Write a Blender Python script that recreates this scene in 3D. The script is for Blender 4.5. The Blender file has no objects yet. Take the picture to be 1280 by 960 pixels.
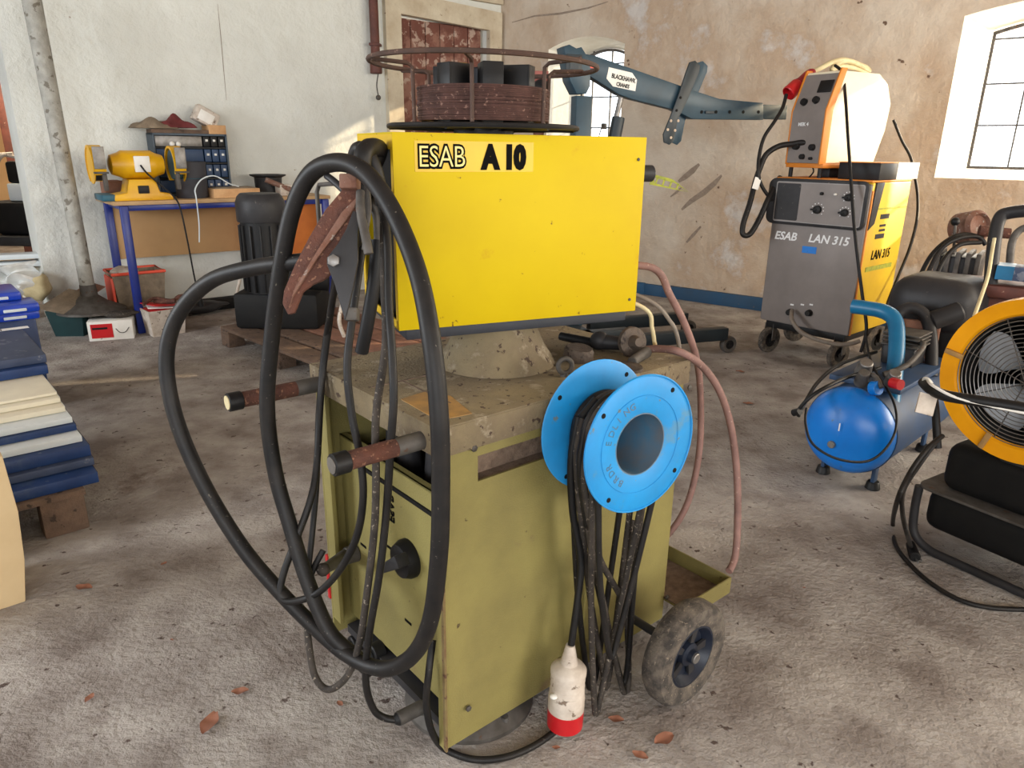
import bpy, bmesh, math, random
from mathutils import Vector, Matrix
from mathutils.geometry import tessellate_polygon
random.seed(7)
S = bpy.context.scene
COL = S.collection
V = Vector
# ------------------------------------------------------------------ camera
FPX = 900.0; TH = math.radians(18.15); RO = math.radians(0.8); H = 1.4
fw = V((0, math.cos(TH), -math.sin(TH))); u0 = V((0, math.sin(TH), math.cos(TH))); r0 = V((1, 0, 0))
rt = r0*math.cos(RO)+u0*math.sin(RO); up = u0*math.cos(RO)-r0*math.sin(RO)
C0 = V((0, 0, H))
cam = bpy.data.cameras.new('camera'); co = bpy.data.objects.new('camera', cam); COL.objects.link(co)
cam.sensor_fit = 'HORIZONTAL'; cam.sensor_width = 36; cam.lens = FPX/1280*36; cam.clip_start = .02; cam.clip_end = 200
m = Matrix((rt, up, -fw)).transposed().to_4x4(); m.translation = C0; co.matrix_world = m
S.camera = co
# ------------------------------------------------------------------ light
S.view_settings.view_transform = 'Standard'; S.view_settings.look = 'None'
S.view_settings.gamma = 1; S.view_settings.use_curve_mapping = False
S.view_settings.exposure = 0.28
W = bpy.data.worlds.new('world'); S.world = W; W.use_nodes = True
bg = W.node_tree.nodes['Background']; bg.inputs[0].default_value = (.86, .93, 1, 1); bg.inputs[1].default_value = 3.2
def light(name, typ, loc, d, energy, color, size=None, sizey=None):
    l = bpy.data.lights.new(name, typ); o = bpy.data.objects.new(name, l); COL.objects.link(o)
    o.location = loc; o.rotation_euler = V(d).to_track_quat('-Z', 'Y').to_euler()
    l.energy = energy; l.color = color
    if typ == 'AREA':
        l.shape = 'RECTANGLE'; l.size = size; l.size_y = sizey or size
    return o
sun = light('sun', 'SUN', (8, 3, 5), (-.90, -.25, -.26), 7.0, (1, .80, .52)); sun.data.angle = math.radians(1.0)
light('daylight_behind', 'AREA', (-1.0, -4.4, 2.0), (.08, 1, -.06), 230, (.92, .96, 1), 6.0, 1.8)
light('daylight_left', 'AREA', (-6.0, .6, 2.0), (1, .35, -.2), 230, (.90, .95, 1), 2.6, 1.6)
light('daylight_right', 'AREA', (5.9, 2.8, 1.9), (-1, -.05, -.22), 170, (1, .90, .74), 2.4, 1.6)
light('fill_far_right', 'AREA', (6.5, -3.5, 2.2), (-.5, .85, -.08), 330, (1, .96, .90), 4.0, 1.7)  # added fill lamp that lifts the far end of the room, no opening there
light('window_light', 'AREA', (3.78, 6.25, 1.9), (-.6, -.8, -.15), 45, (1, .86, .66), 1.0, 1.2)

# ------------------------------------------------------------------ pixel -> place helpers (surveying of the photo)
def ray(px, py): return fw+rt*((px-640)/FPX)+up*((480-py)/FPX)
def Pz(px, py, z=0): d = ray(px, py); return C0+d*((z-H)/d.z)
def PY(px, py, Y): d = ray(px, py); return C0+d*(Y/d.y)
def Dp(px, py, dep): return C0+ray(px, py)*dep
def Ppl(px, py, p, n): d = ray(px, py); return C0+d*(((p-C0).dot(n))/d.dot(n))
def fmat(o, x, y=None, z=None):
    x = V(x).normalized(); z = V(z or (0, 0, 1)); y = V(y).normalized() if y else z.cross(x)
    m = Matrix((x, y, z)).transposed().to_4x4(); m.translation = V(o); return m
I4 = Matrix.Identity(4)
# ------------------------------------------------------------------ materials
def c(r, g, b): return tuple((x/255/12.92 if x/255 <= .04045 else ((x/255+.055)/1.055)**2.4) for x in (r, g, b))+(1,)
MATS = {}
def pm(name, col, col2=None, rough=.6, metal=0, scale=6, lo=.35, hi=.7, spots=None, sscale=30, sth=.62, spots2=None, s2scale=4, s2th=.62, bump=0, bscale=40, detail=6, bdist=.02, trans=0, spec=None, coord='Object'):
    m = bpy.data.materials.new(name); m.use_nodes = True; nt = m.node_tree; N = nt.nodes; L = nt.links
    b = N['Principled BSDF']; b.inputs['Roughness'].default_value = rough; b.inputs['Metallic'].default_value = metal
    if spec is not None: b.inputs['Specular IOR Level'].default_value = spec
    tc = N.new('ShaderNodeTexCoord')
    def noise(sc, d=detail, rg=.6):
        n = N.new('ShaderNodeTexNoise'); n.inputs['Scale'].default_value = sc; n.inputs['Detail'].default_value = d; n.inputs['Roughness'].default_value = rg
        L.new(tc.outputs[coord], n.inputs['Vector']); return n
    def mixc(fac, a, bb):
        x = N.new('ShaderNodeMix'); x.data_type = 'RGBA'; L.new(fac, x.inputs[0])
        for s, v in ((x.inputs[6], a), (x.inputs[7], bb)):
            if isinstance(v, tuple): s.default_value = v
            else: L.new(v, s)
        return x.outputs[2]
    def ramp(n, a, bb):
        r = N.new('ShaderNodeMapRange'); r.inputs[1].default_value = a; r.inputs[2].default_value = bb; L.new(n.outputs[0], r.inputs[0]); return r.outputs[0]
    cur = col
    if col2: cur = mixc(ramp(noise(scale), lo, hi), col, col2)
    if spots2: cur = mixc(ramp(noise(s2scale, 8, .65), s2th, s2th+.08), cur, spots2)
    if spots: cur = mixc(ramp(noise(sscale, 4, .55), sth, sth+.04), cur, spots)
    if isinstance(cur, tuple): b.inputs['Base Color'].default_value = cur
    else: L.new(cur, b.inputs['Base Color'])
    if bump:
        bn = N.new('ShaderNodeBump'); bn.inputs['Strength'].default_value = bump; bn.inputs['Distance'].default_value = bdist
        L.new(noise(bscale, 8).outputs[0], bn.inputs['Height']); L.new(bn.outputs[0], b.inputs['Normal'])
    MATS[name] = m; return m
M = MATS
pm('plaster_white', c(222, 224, 218), c(202, 203, 196), .9, 0, 1.6, .3, .75, spots=c(140, 120, 100), sscale=12, sth=.73, spots2=c(186, 180, 166), s2scale=1.6, s2th=.66, bump=.8, bscale=7, bdist=.03)
pm('plaster_tan', c(202, 190, 174), c(172, 146, 120), .92, 0, 1.3, .38, .66, spots=c(104, 82, 66), sscale=10, sth=.70, spots2=c(196, 190, 184), s2scale=1.3, s2th=.58, bump=.8, bscale=7, bdist=.03)
pm('plaster_reveal', c(238, 236, 226), c(222, 216, 200), .9, 0, 3, spots=c(180, 168, 140), sscale=6, sth=.7, bump=.4, bscale=8)
pm('concrete', c(176, 170, 164), c(122, 112, 106), .93, 0, 4.2, .34, .66, spots=c(84, 70, 64), sscale=26, sth=.655, spots2=c(112, 98, 90), s2scale=1.7, s2th=.61, bump=.8, bscale=45, detail=15)
pm('olive', c(146, 136, 80), c(118, 108, 66), .6, 0, 3.5, .3, .72, spots=c(64, 48, 32), sscale=34, sth=.70, spots2=c(122, 104, 72), s2scale=5, s2th=.63, bump=.25, bscale=220, spec=0.3)
pm('olive_top', c(132, 118, 90), c(104, 90, 72), .9, 0, 7, spots=c(70, 54, 42), sscale=44, sth=.62, spots2=c(150, 138, 116), s2scale=14, s2th=.56, bump=.4, bscale=120)
pm('dust', c(128, 108, 92), c(92, 76, 64), .95, 0, 40, bump=.5, bscale=120)
pm('yellow', c(200, 174, 3), c(190, 161, 5), .55, 0, 2.5, spots=c(104, 78, 28), sscale=42, sth=.70, spots2=c(186, 146, 24), s2scale=6, s2th=.63, spec=.2)
pm('yellow2', c(218, 180, 28), c(200, 160, 24), .45, 0, 3, spots=c(130, 110, 50), sscale=18, sth=.72)
pm('orange_yellow', c(244, 168, 8), c(226, 150, 10), .45, 0, 5, spots=c(110, 80, 40), sscale=30, sth=.73, spec=0.3)
pm('slate', c(40, 43, 52), c(32, 35, 42), .6, 0, 8)
pm('grinder_yellow', c(222, 170, 14), c(206, 150, 12), .4, 0, 5, spots=c(100, 80, 40), sscale=24, sth=.7)
pm('hub_navy', c(26, 34, 50), c(18, 24, 36), .45, .1, 12)
pm('edge_rust', c(104, 78, 52), c(122, 110, 66), .8, 0, 20, spots=c(78, 50, 36), sscale=60, sth=.58)
pm('rust_dark', c(82, 60, 50), c(62, 48, 42), .7, .3, 20, spots=c(124, 100, 86), sscale=80, sth=.64)
pm('pinkish', c(170, 104, 96), c(150, 88, 80), .8, 0, 8)
pm('scuff', c(150, 136, 122), c(128, 112, 98), .9, 0, 30)
pm('black', c(16, 16, 18), c(28, 27, 27), .5, 0, 10, spec=0.28)
pm('black_matt', c(12, 12, 13), c(22, 21, 20), .7, 0, 12, spec=0.28)
pm('interior_dark', c(14, 13, 12), None, .9, spec=0.28)
pm('rubber', c(20, 19, 20), c(36, 33, 31), .5, 0, 18, spots=c(96, 90, 82), sscale=120, sth=.68, spec=0.28)
pm('rubber_dusty', c(44, 40, 37), c(70, 63, 57), .75, 0, 22, spots=c(128, 118, 106), sscale=130, sth=.62, spec=0.28)
pm('tyre', c(62, 57, 53), c(104, 95, 85), .9, 0, 30, .4, .62, spots=c(126, 114, 100), sscale=110, sth=.62, bump=.5, bscale=160)
pm('rust', c(100, 60, 46), c(70, 46, 40), .8, .2, 22, spots=c(134, 96, 76), sscale=90, sth=.60, bump=.4, bscale=120)
pm('rust_grey', c(128, 100, 88), c(112, 70, 52), .75, .3, 12, spots=c(150, 140, 132), sscale=40, sth=.6, bump=.3, bscale=90)
pm('rust_wire', c(96, 68, 62), c(68, 48, 44), .6, .35, 30, spots=c(146, 116, 104), sscale=110, sth=.62)
pm('steel', c(140, 138, 136), c(106, 102, 98), .45, .7, 20)
pm('steel_dull', c(96, 92, 88), c(70, 65, 60), .65, .4, 20, spots=c(90, 64, 48), sscale=30, sth=.64)
pm('galv', c(168, 166, 158), c(140, 138, 130), .75, .1, 14, spots=c(110, 104, 94), sscale=16, sth=.6, bump=.5, bscale=30)
pm('cyan_blue', c(24, 142, 208), c(34, 126, 186), .5, 0, 8, spots=c(96, 118, 130), sscale=40, sth=.67, spots2=c(74, 132, 170), s2scale=12, s2th=.58)
pm('cyan_inner', c(60, 110, 140), c(110, 105, 104), .7, 0, 8)
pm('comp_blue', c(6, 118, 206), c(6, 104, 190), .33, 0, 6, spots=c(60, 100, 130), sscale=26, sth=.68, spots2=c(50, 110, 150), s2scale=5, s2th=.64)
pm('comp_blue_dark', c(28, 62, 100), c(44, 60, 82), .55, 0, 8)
pm('handle_blue', c(10, 104, 146), c(8, 86, 124), .4, 0, 8)
pm('crane', c(36, 66, 82), c(26, 52, 66), .45, 0, 5, spots=c(100, 84, 74), sscale=20, sth=.74)
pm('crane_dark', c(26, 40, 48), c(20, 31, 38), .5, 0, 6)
pm('skirting', c(30, 78, 116), c(44, 74, 102), .7, 0, 5, spots=c(90, 90, 90), sscale=12, sth=.68)
pm('grey_panel', c(132, 124, 120), c(118, 110, 106), .5, 0, 4, spots=c(90, 84, 80), sscale=30, sth=.74)
pm('grey_light', c(150, 146, 144), c(136, 132, 130), .5, 0, 4)
pm('charcoal', c(50, 49, 51), c(38, 37, 38), .5, 0, 8, spots=c(86, 80, 74), sscale=40, sth=.68, spec=0.28)
pm('orange', c(214, 130, 36), c(200, 118, 34), .5, 0, 5)
pm('cream_white', c(236, 228, 204), c(226, 214, 184), .5, 0, 3, spots=c(190, 160, 90), sscale=12, sth=.72)
pm('white', c(232, 230, 224), c(214, 210, 202), .5, 0, 8, spots=c(170, 160, 148), sscale=20, sth=.68)
pm('white_dirty', c(206, 196, 184), c(172, 158, 144), .7, 0, 20, spots=c(120, 104, 90), sscale=30, sth=.62)
pm('red', c(196, 28, 34), c(176, 22, 30), .4, 0, 6)
pm('dark_red', c(150, 22, 38), c(132, 20, 34), .4, 0, 8)
pm('red_plastic', c(226, 80, 50), c(206, 66, 44), .5, 0, 8)
pm('blue_frame', c(22, 44, 130), c(18, 36, 108), .35, 0, 8)
pm('wood_top', c(186, 152, 108), c(160, 128, 92), .6, 0, 6, spots=c(120, 92, 62), sscale=14, sth=.7)
pm('board_brown', c(176, 140, 96), c(162, 126, 86), .8, 0, 3)
pm('orange_board', c(204, 116, 42), c(186, 100, 38), .7, 0, 5, spots=c(110, 56, 26), sscale=26, sth=.72)
pm('pallet', c(112, 90, 74), c(84, 68, 58), .9, 0, 10, spots=c(60, 48, 40), sscale=22, sth=.62, bump=.4, bscale=40)
pm('pallet_red', c(140, 98, 78), c(112, 80, 66), .9, 0, 10, bump=.4, bscale=40)
pm('wood_raw', c(206, 164, 118), c(182, 138, 94), .8, 0, 12, bump=.2, bscale=40)
pm('cardboard', c(204, 180, 140), c(192, 166, 126), .85, 0, 4, spots=c(170, 140, 100), sscale=10, sth=.7)
pm('door_paint', c(118, 72, 60), c(102, 62, 52), .75, 0, 4, spots=c(172, 148, 134), sscale=11, sth=.56, spots2=c(140, 100, 86), s2scale=5, s2th=.5, bump=.3, bscale=20)
pm('frame_paint', c(206, 196, 174), c(178, 162, 138), .85, 0, 5, spots=c(128, 104, 84), sscale=20, sth=.68, bump=.5, bscale=14)
pm('brown_pipe', c(98, 54, 44), c(76, 44, 38), .6, .2, 14, spots=c(140, 110, 94), sscale=22, sth=.66)
pm('teal', c(34, 94, 112), c(28, 78, 96), .5, 0, 6)
pm('panel_blue', c(30, 60, 112), c(24, 48, 92), .45, .1, 6, spots=c(90, 100, 116), sscale=26, sth=.67, spots2=c(52, 70, 104), s2scale=5, s2th=.6)
pm('panel_blue_top', c(66, 78, 106), c(48, 60, 86), .55, .1, 6, spots=c(112, 116, 128), sscale=16, sth=.6)
pm('bright_blue', c(20, 66, 190), c(16, 56, 168), .3, 0, 6)
pm('panel_cream', c(224, 218, 198), c(208, 202, 184), .5, 0, 5, spots=c(150, 140, 116), sscale=20, sth=.72)
pm('panel_white', c(214, 222, 226), c(200, 208, 212), .4, 0, 5)
pm('hose_pink', c(140, 106, 98), c(108, 80, 74), .7, 0, 14, spots=c(160, 136, 124), sscale=90, sth=.64)
pm('cable_cream', c(214, 200, 158), c(188, 172, 132), .6, 0, 14)
pm('cable_grey', c(132, 122, 110), c(108, 98, 90), .7, 0, 14)
pm('cloth', c(140, 124, 104), c(110, 96, 80), .95, 0, 14, bump=.5, bscale=30)
pm('cloth_red', c(116, 48, 48), c(92, 38, 40), .95, 0, 14, bump=.5, bscale=30)
pm('plastic_film', c(214, 216, 214), c(180, 180, 176), .35, 0, 9, bump=.3, bscale=12)
pm('rack_grey', c(58, 74, 88), c(46, 60, 74), .5, 0, 8)
pm('rack_blue', c(30, 62, 100), c(26, 52, 86), .5, 0, 8)
pm('bin_teal', c(38, 84, 98), c(30, 70, 84), .5, 0, 8)
pm('dark_teal', c(24, 60, 62), c(18, 48, 52), .5, 0, 8)
pm('bucket', c(62, 62, 68), c(50, 50, 56), .6, 0, 8)
pm('blade', c(186, 190, 196), c(160, 164, 170), .5, .1, 8)
pm('orange_wall', c(232, 190, 140), c(216, 172, 124), .9, 0, 2)
pm('paint_black', c(10, 9, 8), None, .8, spec=.1)
pm('paint_pale', c(222, 206, 130), None, .5)
pm('paint_white', c(226, 226, 226), None, .5)
pm('sticker', c(178, 136, 76), c(140, 112, 74), .8, 0, 24)
pm('olive_strip', c(170, 170, 40), c(120, 130, 50), .6, 0, 40)
pm('lump', c(98, 86, 76), c(70, 60, 54), .7, .3, 18, spots=c(54, 46, 42), sscale=60, sth=.6, bump=.4, bscale=60)
pm('leaf', c(150, 100, 78), c(120, 78, 60), .8, 0, 20)
def glassmat():
    m = bpy.data.materials.new('glass'); m.use_nodes = True; nt = m.node_tree; N = nt.nodes; L = nt.links
    N.remove(N['Principled BSDF']); t = N.new('ShaderNodeBsdfTransparent'); g = N.new('ShaderNodeBsdfGlossy'); x = N.new('ShaderNodeMixShader')
    g.inputs['Roughness'].default_value = .1; x.inputs[0].default_value = .05
    L.new(t.outputs[0], x.inputs[1]); L.new(g.outputs[0], x.inputs[2]); L.new(x.outputs[0], N['Material Output'].inputs[0]); MATS['glass'] = m
glassmat()

# ------------------------------------------------------------------ mesh builder
def catmull(pts, n=6, closed=False):
    P = [V(p) for p in pts]
    if len(P) < 3: return P
    out = []; k = len(P); rng = range(k) if closed else range(k-1)
    for i in rng:
        if closed: p0, p1, p2, p3 = P[i-1], P[i], P[(i+1) % k], P[(i+2) % k]
        else: p0, p1, p2, p3 = P[max(i-1, 0)], P[i], P[i+1], P[min(i+2, k-1)]
        for j in range(n):
            t = j/n
            out.append(.5*((2*p1)+(p2-p0)*t+(2*p0-5*p1+4*p2-p3)*t*t+(3*p1-p0-3*p2+p3)*t**3))
    if not closed: out.append(P[-1])
    return out
class MB:
    def __init__(s, M=None): s.v = []; s.f = []; s.M = M or I4
    def add(s, vs, fs, M=None):
        k = len(s.v); T = s.M @ M if M is not None else s.M
        s.v += [T @ V(v) for v in vs]; s.f += [[i+k for i in f] for f in fs]; return s
    def bm(s, b, M=None):
        b.verts.index_update(); s.add([v.co.copy() for v in b.verts], [[v.index for v in f.verts] for f in b.faces], M); b.free(); return s
    def box(s, x0, x1, y0, y1, z0, z1, bev=0, M=None, seg=2):
        b = bmesh.new(); bmesh.ops.create_cube(b, size=1)
        for v in b.verts: v.co = V(((x0+x1)/2+v.co.x*(x1-x0), (y0+y1)/2+v.co.y*(y1-y0), (z0+z1)/2+v.co.z*(z1-z0)))
        if bev: bmesh.ops.bevel(b, geom=b.edges[:], offset=bev, segments=seg, affect='EDGES', profile=.5)
        return s.bm(b, M)
    def prism(s, poly, h, M=None, bev=0, holes=None):
        """poly in local xy, extruded along local z 0..h"""
        loops = [[V((p[0], p[1], 0)) for p in poly]]+[[V((p[0], p[1], 0)) for p in hl] for hl in (holes or [])]
        flat = [p for l in loops for p in l]; tr = tessellate_polygon(loops); n = len(flat)
        vs = [tuple(p) for p in flat]+[(p.x, p.y, h) for p in flat]
        fs = [list(t) for t in tr]+[[i+n for i in reversed(t)] for t in tr] if not (not holes and len(poly) <= 64) else [list(range(n))[::-1], list(range(n, 2*n))]
        o = 0
        for l in loops:
            k = len(l)
            for i in range(k): a, b_ = o+i, o+(i+1) % k; fs.append([a, b_, b_+n, a+n])
            o += k
        if bev and not holes:
            b = bmesh.new(); bv = [b.verts.new(v) for v in vs]
            for f in fs:
                try: b.faces.new([bv[i] for i in f])
                except ValueError: pass
            bmesh.ops.recalc_face_normals(b, faces=b.faces[:]); bmesh.ops.bevel(b, geom=b.edges[:], offset=bev, segments=2, affect='EDGES', profile=.5)
            return s.bm(b, M)
        return s.add(vs, fs, M)
    def ringframe(s, ax):
        ax = V(ax).normalized(); t = V((0, 0, 1)) if abs(ax.z) < .9 else V((1, 0, 0)); a = ax.cross(t).normalized(); return a, ax.cross(a)
    def lathe(s, o, ax, prof, seg=28, M=None, closed=False):
        o = V(o); ax = V(ax).normalized(); a, b = s.ringframe(ax); vs = []; fs = []; n = len(prof)
        for r, h in prof:
            for i in range(seg):
                t = 2*math.pi*i/seg; vs.append(o+ax*h+(a*math.cos(t)+b*math.sin(t))*r)
        for k in range(n-1 if not closed else n):
            k2 = (k+1) % n
            for i in range(seg):
                j = (i+1) % seg; fs.append([k*seg+i, k*seg+j, k2*seg+j, k2*seg+i])
        if not closed:
            if prof[0][0] > 1e-6: fs.append(list(range(seg))[::-1])
            if prof[-1][0] > 1e-6: fs.append([(n-1)*seg+i for i in range(seg)])
        return s.add(vs, fs, M)
    def cyl(s, p0, p1, r0, r1=None, seg=20, bev=0, M=None):
        p0 = V(p0); p1 = V(p1); r1 = r0 if r1 is None else r1; L = (p1-p0).length
        if bev: pr = [(r0-bev, 0), (r0, bev), (r1, L-bev), (r1-bev, L)]
        else: pr = [(r0, 0), (r1, L)]
        return s.lathe(p0, p1-p0, pr, seg, M)
    def tube(s, pts, r, seg=10, smooth=True, closed=False, n=6, M=None, flat=1.0):
        P = catmull(pts, n, closed) if smooth else [V(p) for p in pts]
        k = len(P); vs = []; fs = []; prev = None
        for i, p in enumerate(P):
            if closed: t = P[(i+1) % k]-P[i-1]
            else: t = P[min(i+1, k-1)]-P[max(i-1, 0)]
            t.normalize()
            if prev is None:
                h = V((0, 0, 1)) if abs(t.z) < .9 else V((1, 0, 0)); a = t.cross(h).normalized()
            else:
                a = prev-t*prev.dot(t); a = a.normalized() if a.length > 1e-6 else t.orthogonal().normalized()
            prev = a; b = t.cross(a); rr = r(i/max(k-1, 1)) if callable(r) else r
            for j in range(seg):
                q = 2*math.pi*j/seg; vs.append(p+(a*math.cos(q)+b*math.sin(q)*flat)*rr)
        for i in range(k if closed else k-1):
            i2 = (i+1) % k
            for j in range(seg): j2 = (j+1) % seg; fs.append([i*seg+j, i*seg+j2, i2*seg+j2, i2*seg+j])
        if not closed: fs.append(list(range(seg))[::-1]); fs.append([(k-1)*seg+j for j in range(seg)])
        return s.add(vs, fs, M)
    def circle(s, o, ax, R, r, seg=8, n=48, M=None, a0=0, a1=2*math.pi):
        o = V(o); a, b = s.ringframe(ax); cl = abs(a1-a0-2*math.pi) < 1e-6
        pts = [o+(a*math.cos(a0+(a1-a0)*i/n)+b*math.sin(a0+(a1-a0)*i/n))*R for i in range(n if cl else n+1)]
        return s.tube(pts, r, seg, False, cl, M=M)
    def ball(s, o, r, sc=(1, 1, 1), sub=3, M=None, jit=0):
        b = bmesh.new(); bmesh.ops.create_icosphere(b, subdivisions=sub, radius=1); o = V(o)
        ph = [random.uniform(0, 6) for _ in range(6)]
        for v in b.verts:
            q = v.co; d = 1+jit*(math.sin(q.x*3+ph[0])*math.cos(q.y*4+ph[1])+.6*math.sin(q.z*6+ph[2])*math.cos(q.x*7+ph[3]))
            v.co = V((q.x*sc[0]*r*d+o.x, q.y*sc[1]*r*d+o.y, q.z*sc[2]*r*d+o.z))
        return s.bm(b, M)
def setp(o, label=None, cat=None, group=None, kind=None):
    if label: o['label'] = label
    if cat: o['category'] = cat
    if group: o['group'] = group
    if kind: o['kind'] = kind
    return o
def thing(name, label, cat, loc, x=None, group=None):
    o = bpy.data.objects.new(name, None); COL.objects.link(o); o.empty_display_size = .05
    if x is None: o.matrix_world = Matrix.Translation(V(loc))
    else: o.matrix_world = fmat(loc, x)
    return setp(o, label, cat, group)
def obj(name, mb, mat, parent=None, label=None, ang=38, kind=None):
    """link one mesh; verts are given in world space"""
    me = bpy.data.meshes.new(name)
    if parent is not None:
        top = parent
        Mw = parent_world(parent)
        inv = Mw.inverted(); vs = [inv @ v for v in mb.v]; loc = None
    else:
        xs = [v.x for v in mb.v]; ys = [v.y for v in mb.v]; zs = [v.z for v in mb.v]
        loc = V(((min(xs)+max(xs))/2, (min(ys)+max(ys))/2, min(zs))); vs = [v-loc for v in mb.v]
    me.from_pydata([tuple(v) for v in vs], [], mb.f); me.update()
    b = bmesh.new(); b.from_mesh(me); bmesh.ops.recalc_face_normals(b, faces=b.faces[:]); b.to_mesh(me); b.free()
    me.polygons.foreach_set('use_smooth', [True]*len(me.polygons)); me.set_sharp_from_angle(angle=math.radians(ang))
    me.materials.append(MATS[mat])
    o = bpy.data.objects.new(name, me); COL.objects.link(o)
    if parent is not None: o.parent = parent
    else: o.location = loc
    if label: o['label'] = label
    if kind: o['kind'] = kind
    return o
def parent_world(p):
    m = p.matrix_basis.copy()
    while p.parent: p = p.parent; m = p.matrix_basis @ m
    return m
def one(name, mb, mat, label, cat, group=None, ang=38): return setp(obj(name, mb, mat, ang=ang), label, cat, group)
def struct(name, mb, mat, parent=None, ang=38):
    o = obj(name, mb, mat, parent, ang=ang)
    if parent is None: o['kind'] = 'structure'
    return o
def text(name, body, Mx, size, mat, parent, offset=0, shear=0, depth=.0012, sx=1, spacing=1):
    """lettering in local xy of Mx, origin at lower left"""
    cu = bpy.data.curves.new(name, 'FONT'); cu.body = body; cu.size = size; cu.extrude = depth; cu.offset = offset; cu.shear = shear; cu.resolution_u = 3; cu.space_character = spacing
    t = bpy.data.objects.new('tmp', cu); COL.objects.link(t); dg = bpy.context.evaluated_depsgraph_get(); dg.update()
    me = bpy.data.meshes.new_from_object(t.evaluated_get(dg)); bpy.data.objects.remove(t)
    mb = MB(Mx); mb.add([(v.co.x*sx, v.co.y, v.co.z) for v in me.vertices], [list(p.vertices) for p in me.polygons])
    return obj(name, mb, mat, parent)
def dup(root, loc=None, rotz=None, label=None, group=None, M=None):
    r = root.copy(); COL.objects.link(r)
    if M is not None: r.matrix_world = M @ root.matrix_world
    if loc is not None: r.location = loc
    if rotz is not None: r.rotation_euler = (0, 0, rotz)
    if label: r['label'] = label
    if group: r['group'] = group
    for ch in list(root.children):
        k = ch.copy(); COL.objects.link(k); k.parent = r
        for g in ch.children: d = g.copy(); COL.objects.link(d); d.parent = k
    return r
def rrect(x0, x1, y0, y1, r, n=5):
    out = []
    for cx, cy, a in ((x1-r, y1-r, 0), (x0+r, y1-r, 90), (x0+r, y0+r, 180), (x1-r, y0+r, 270)):
        for i in range(n+1):
            t = math.radians(a+90*i/n); out.append((cx+r*math.cos(t), cy+r*math.sin(t)))
    return out
def sheet(pts_fn, nu, nv):
    mb = MB(); vs = []; fs = []
    for i in range(nu+1):
        for j in range(nv+1): vs.append(pts_fn(i/nu, j/nv))
    for i in range(nu):
        for j in range(nv): a = i*(nv+1)+j; fs.append([a, a+1, a+nv+2, a+nv+1])
    return mb.add(vs, fs)
# ------------------------------------------------------------------ room
K = V((-.17, 8.43, 0)); WX = V((.8, -.6, 0)); WO = V((.6, .8, 0)); LX = V((-.775, -.63, 0)).normalized(); LO = V((-LX.y, LX.x, 0))
if LO.dot(V((0, 1, 0))) < 0: LO = -LO
LNI = -LO                      # into the room
def RW(px, py, off=0): return Ppl(px, py, K-WO*off, WO)        # on the right wall, off towards the room
def LW(px, py, off=0): return Ppl(px, py, K+LNI*off, LO)
CEIL = 2.98
fl = MB(); fl.box(-14, 18, -5, 14, -.2, 0); struct('floor', fl, 'concrete')
ce = MB(); ce.prism([(-14, -5), (18.2, -5), (.1, 8.75), (-2.0, 11.8), (-14, 11.8)], .2, Matrix.Translation((0, 0, CEIL))); struct('ceiling', ce, 'plaster_tan')
def arch(x0, x1, z0, zs, rise, n=14):
    w = x1-x0; pts = [(x0, z0), (x1, z0)]
    for i in range(n+1):
        t = i/n; pts.append((x1-w*t, zs+rise*(1-(2*t-1)**2)))
    return pts
wins = [(.62, 1.50), (4.30, 5.72)]
MR = fmat(K, WX, (0, 0, 1), -WO)          # x along wall, y up, z into the room
DEP = .42
LEN = 18
fr = [V((0, 0, 0)), V((LEN, 0, 0)), V((LEN, CEIL, 0)), V((0, CEIL, 0))]
A = [arch(a, b, 1.224, 2.36, .09) for a, b in wins]
B = [arch(a+.16, b-.10, 1.29, 2.29, .09) for a, b in wins]
def skin(mb, holes, z):
    loops = [fr]+[[V((p[0], p[1], 0)) for p in h] for h in holes]
    flat = [p for l in loops for p in l]; mb.add([(p.x, p.y, z) for p in flat], [list(t) for t in tessellate_polygon(loops)])
mb = MB(MR); skin(mb, A, 0); struct('wall_right', mb, 'plaster_tan')
mb = MB(MR); skin(mb, B, -DEP-.05); struct('wall_outer', mb, 'plaster_tan')
for i, (a, b) in enumerate(zip(A, B)):
    mb = MB(MR); n = len(a); mb.add([(p[0], p[1], 0.0) for p in a]+[(p[0], p[1], -DEP-.05) for p in b], [[j, (j+1) % n, n+(j+1) % n, n+j] for j in range(n)])
    struct('trim_%d' % (i+1), mb, 'plaster_reveal')
    x0, x1 = wins[i][0]+.16, wins[i][1]-.10
    w = MB(MR); inner = arch(x0+.022, x1-.022, 1.312, 2.27, .086)
    w.prism(b, .03, Matrix.Translation((0, 0, -DEP)), holes=[inner])
    for x in ((.917, 1.139) if i == 0 else (4.737, 5.01, 5.285)):
        w.box(x-.006, x+.006, 1.3, 2.37, -DEP+.003, -DEP+.022)
    for z in (1.617, 1.92, 2.238): w.box(x0+.01, x1-.01, z-.006, z+.006, -DEP+.002, -DEP+.02)
    wf = struct('window_%d' % (i+1), w, 'steel_dull')
    g = MB(MR); g.prism(b, .003, Matrix.Translation((0, 0, -DEP+.006))); obj('glass_pane', g, 'glass', wf)
    if i == 0:
        h = MB(MR); h.tube([(x0+.31, 1.66, -DEP+.05), (x0+.27, 1.55, -DEP+.05), (x0+.24, 1.38, -DEP+.05)], .006); h.box(x0+.29, x0+.34, 1.6, 1.66, -DEP+.02, -DEP+.06, .004); obj('window_stay', h, 'steel_dull', wf)
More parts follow.
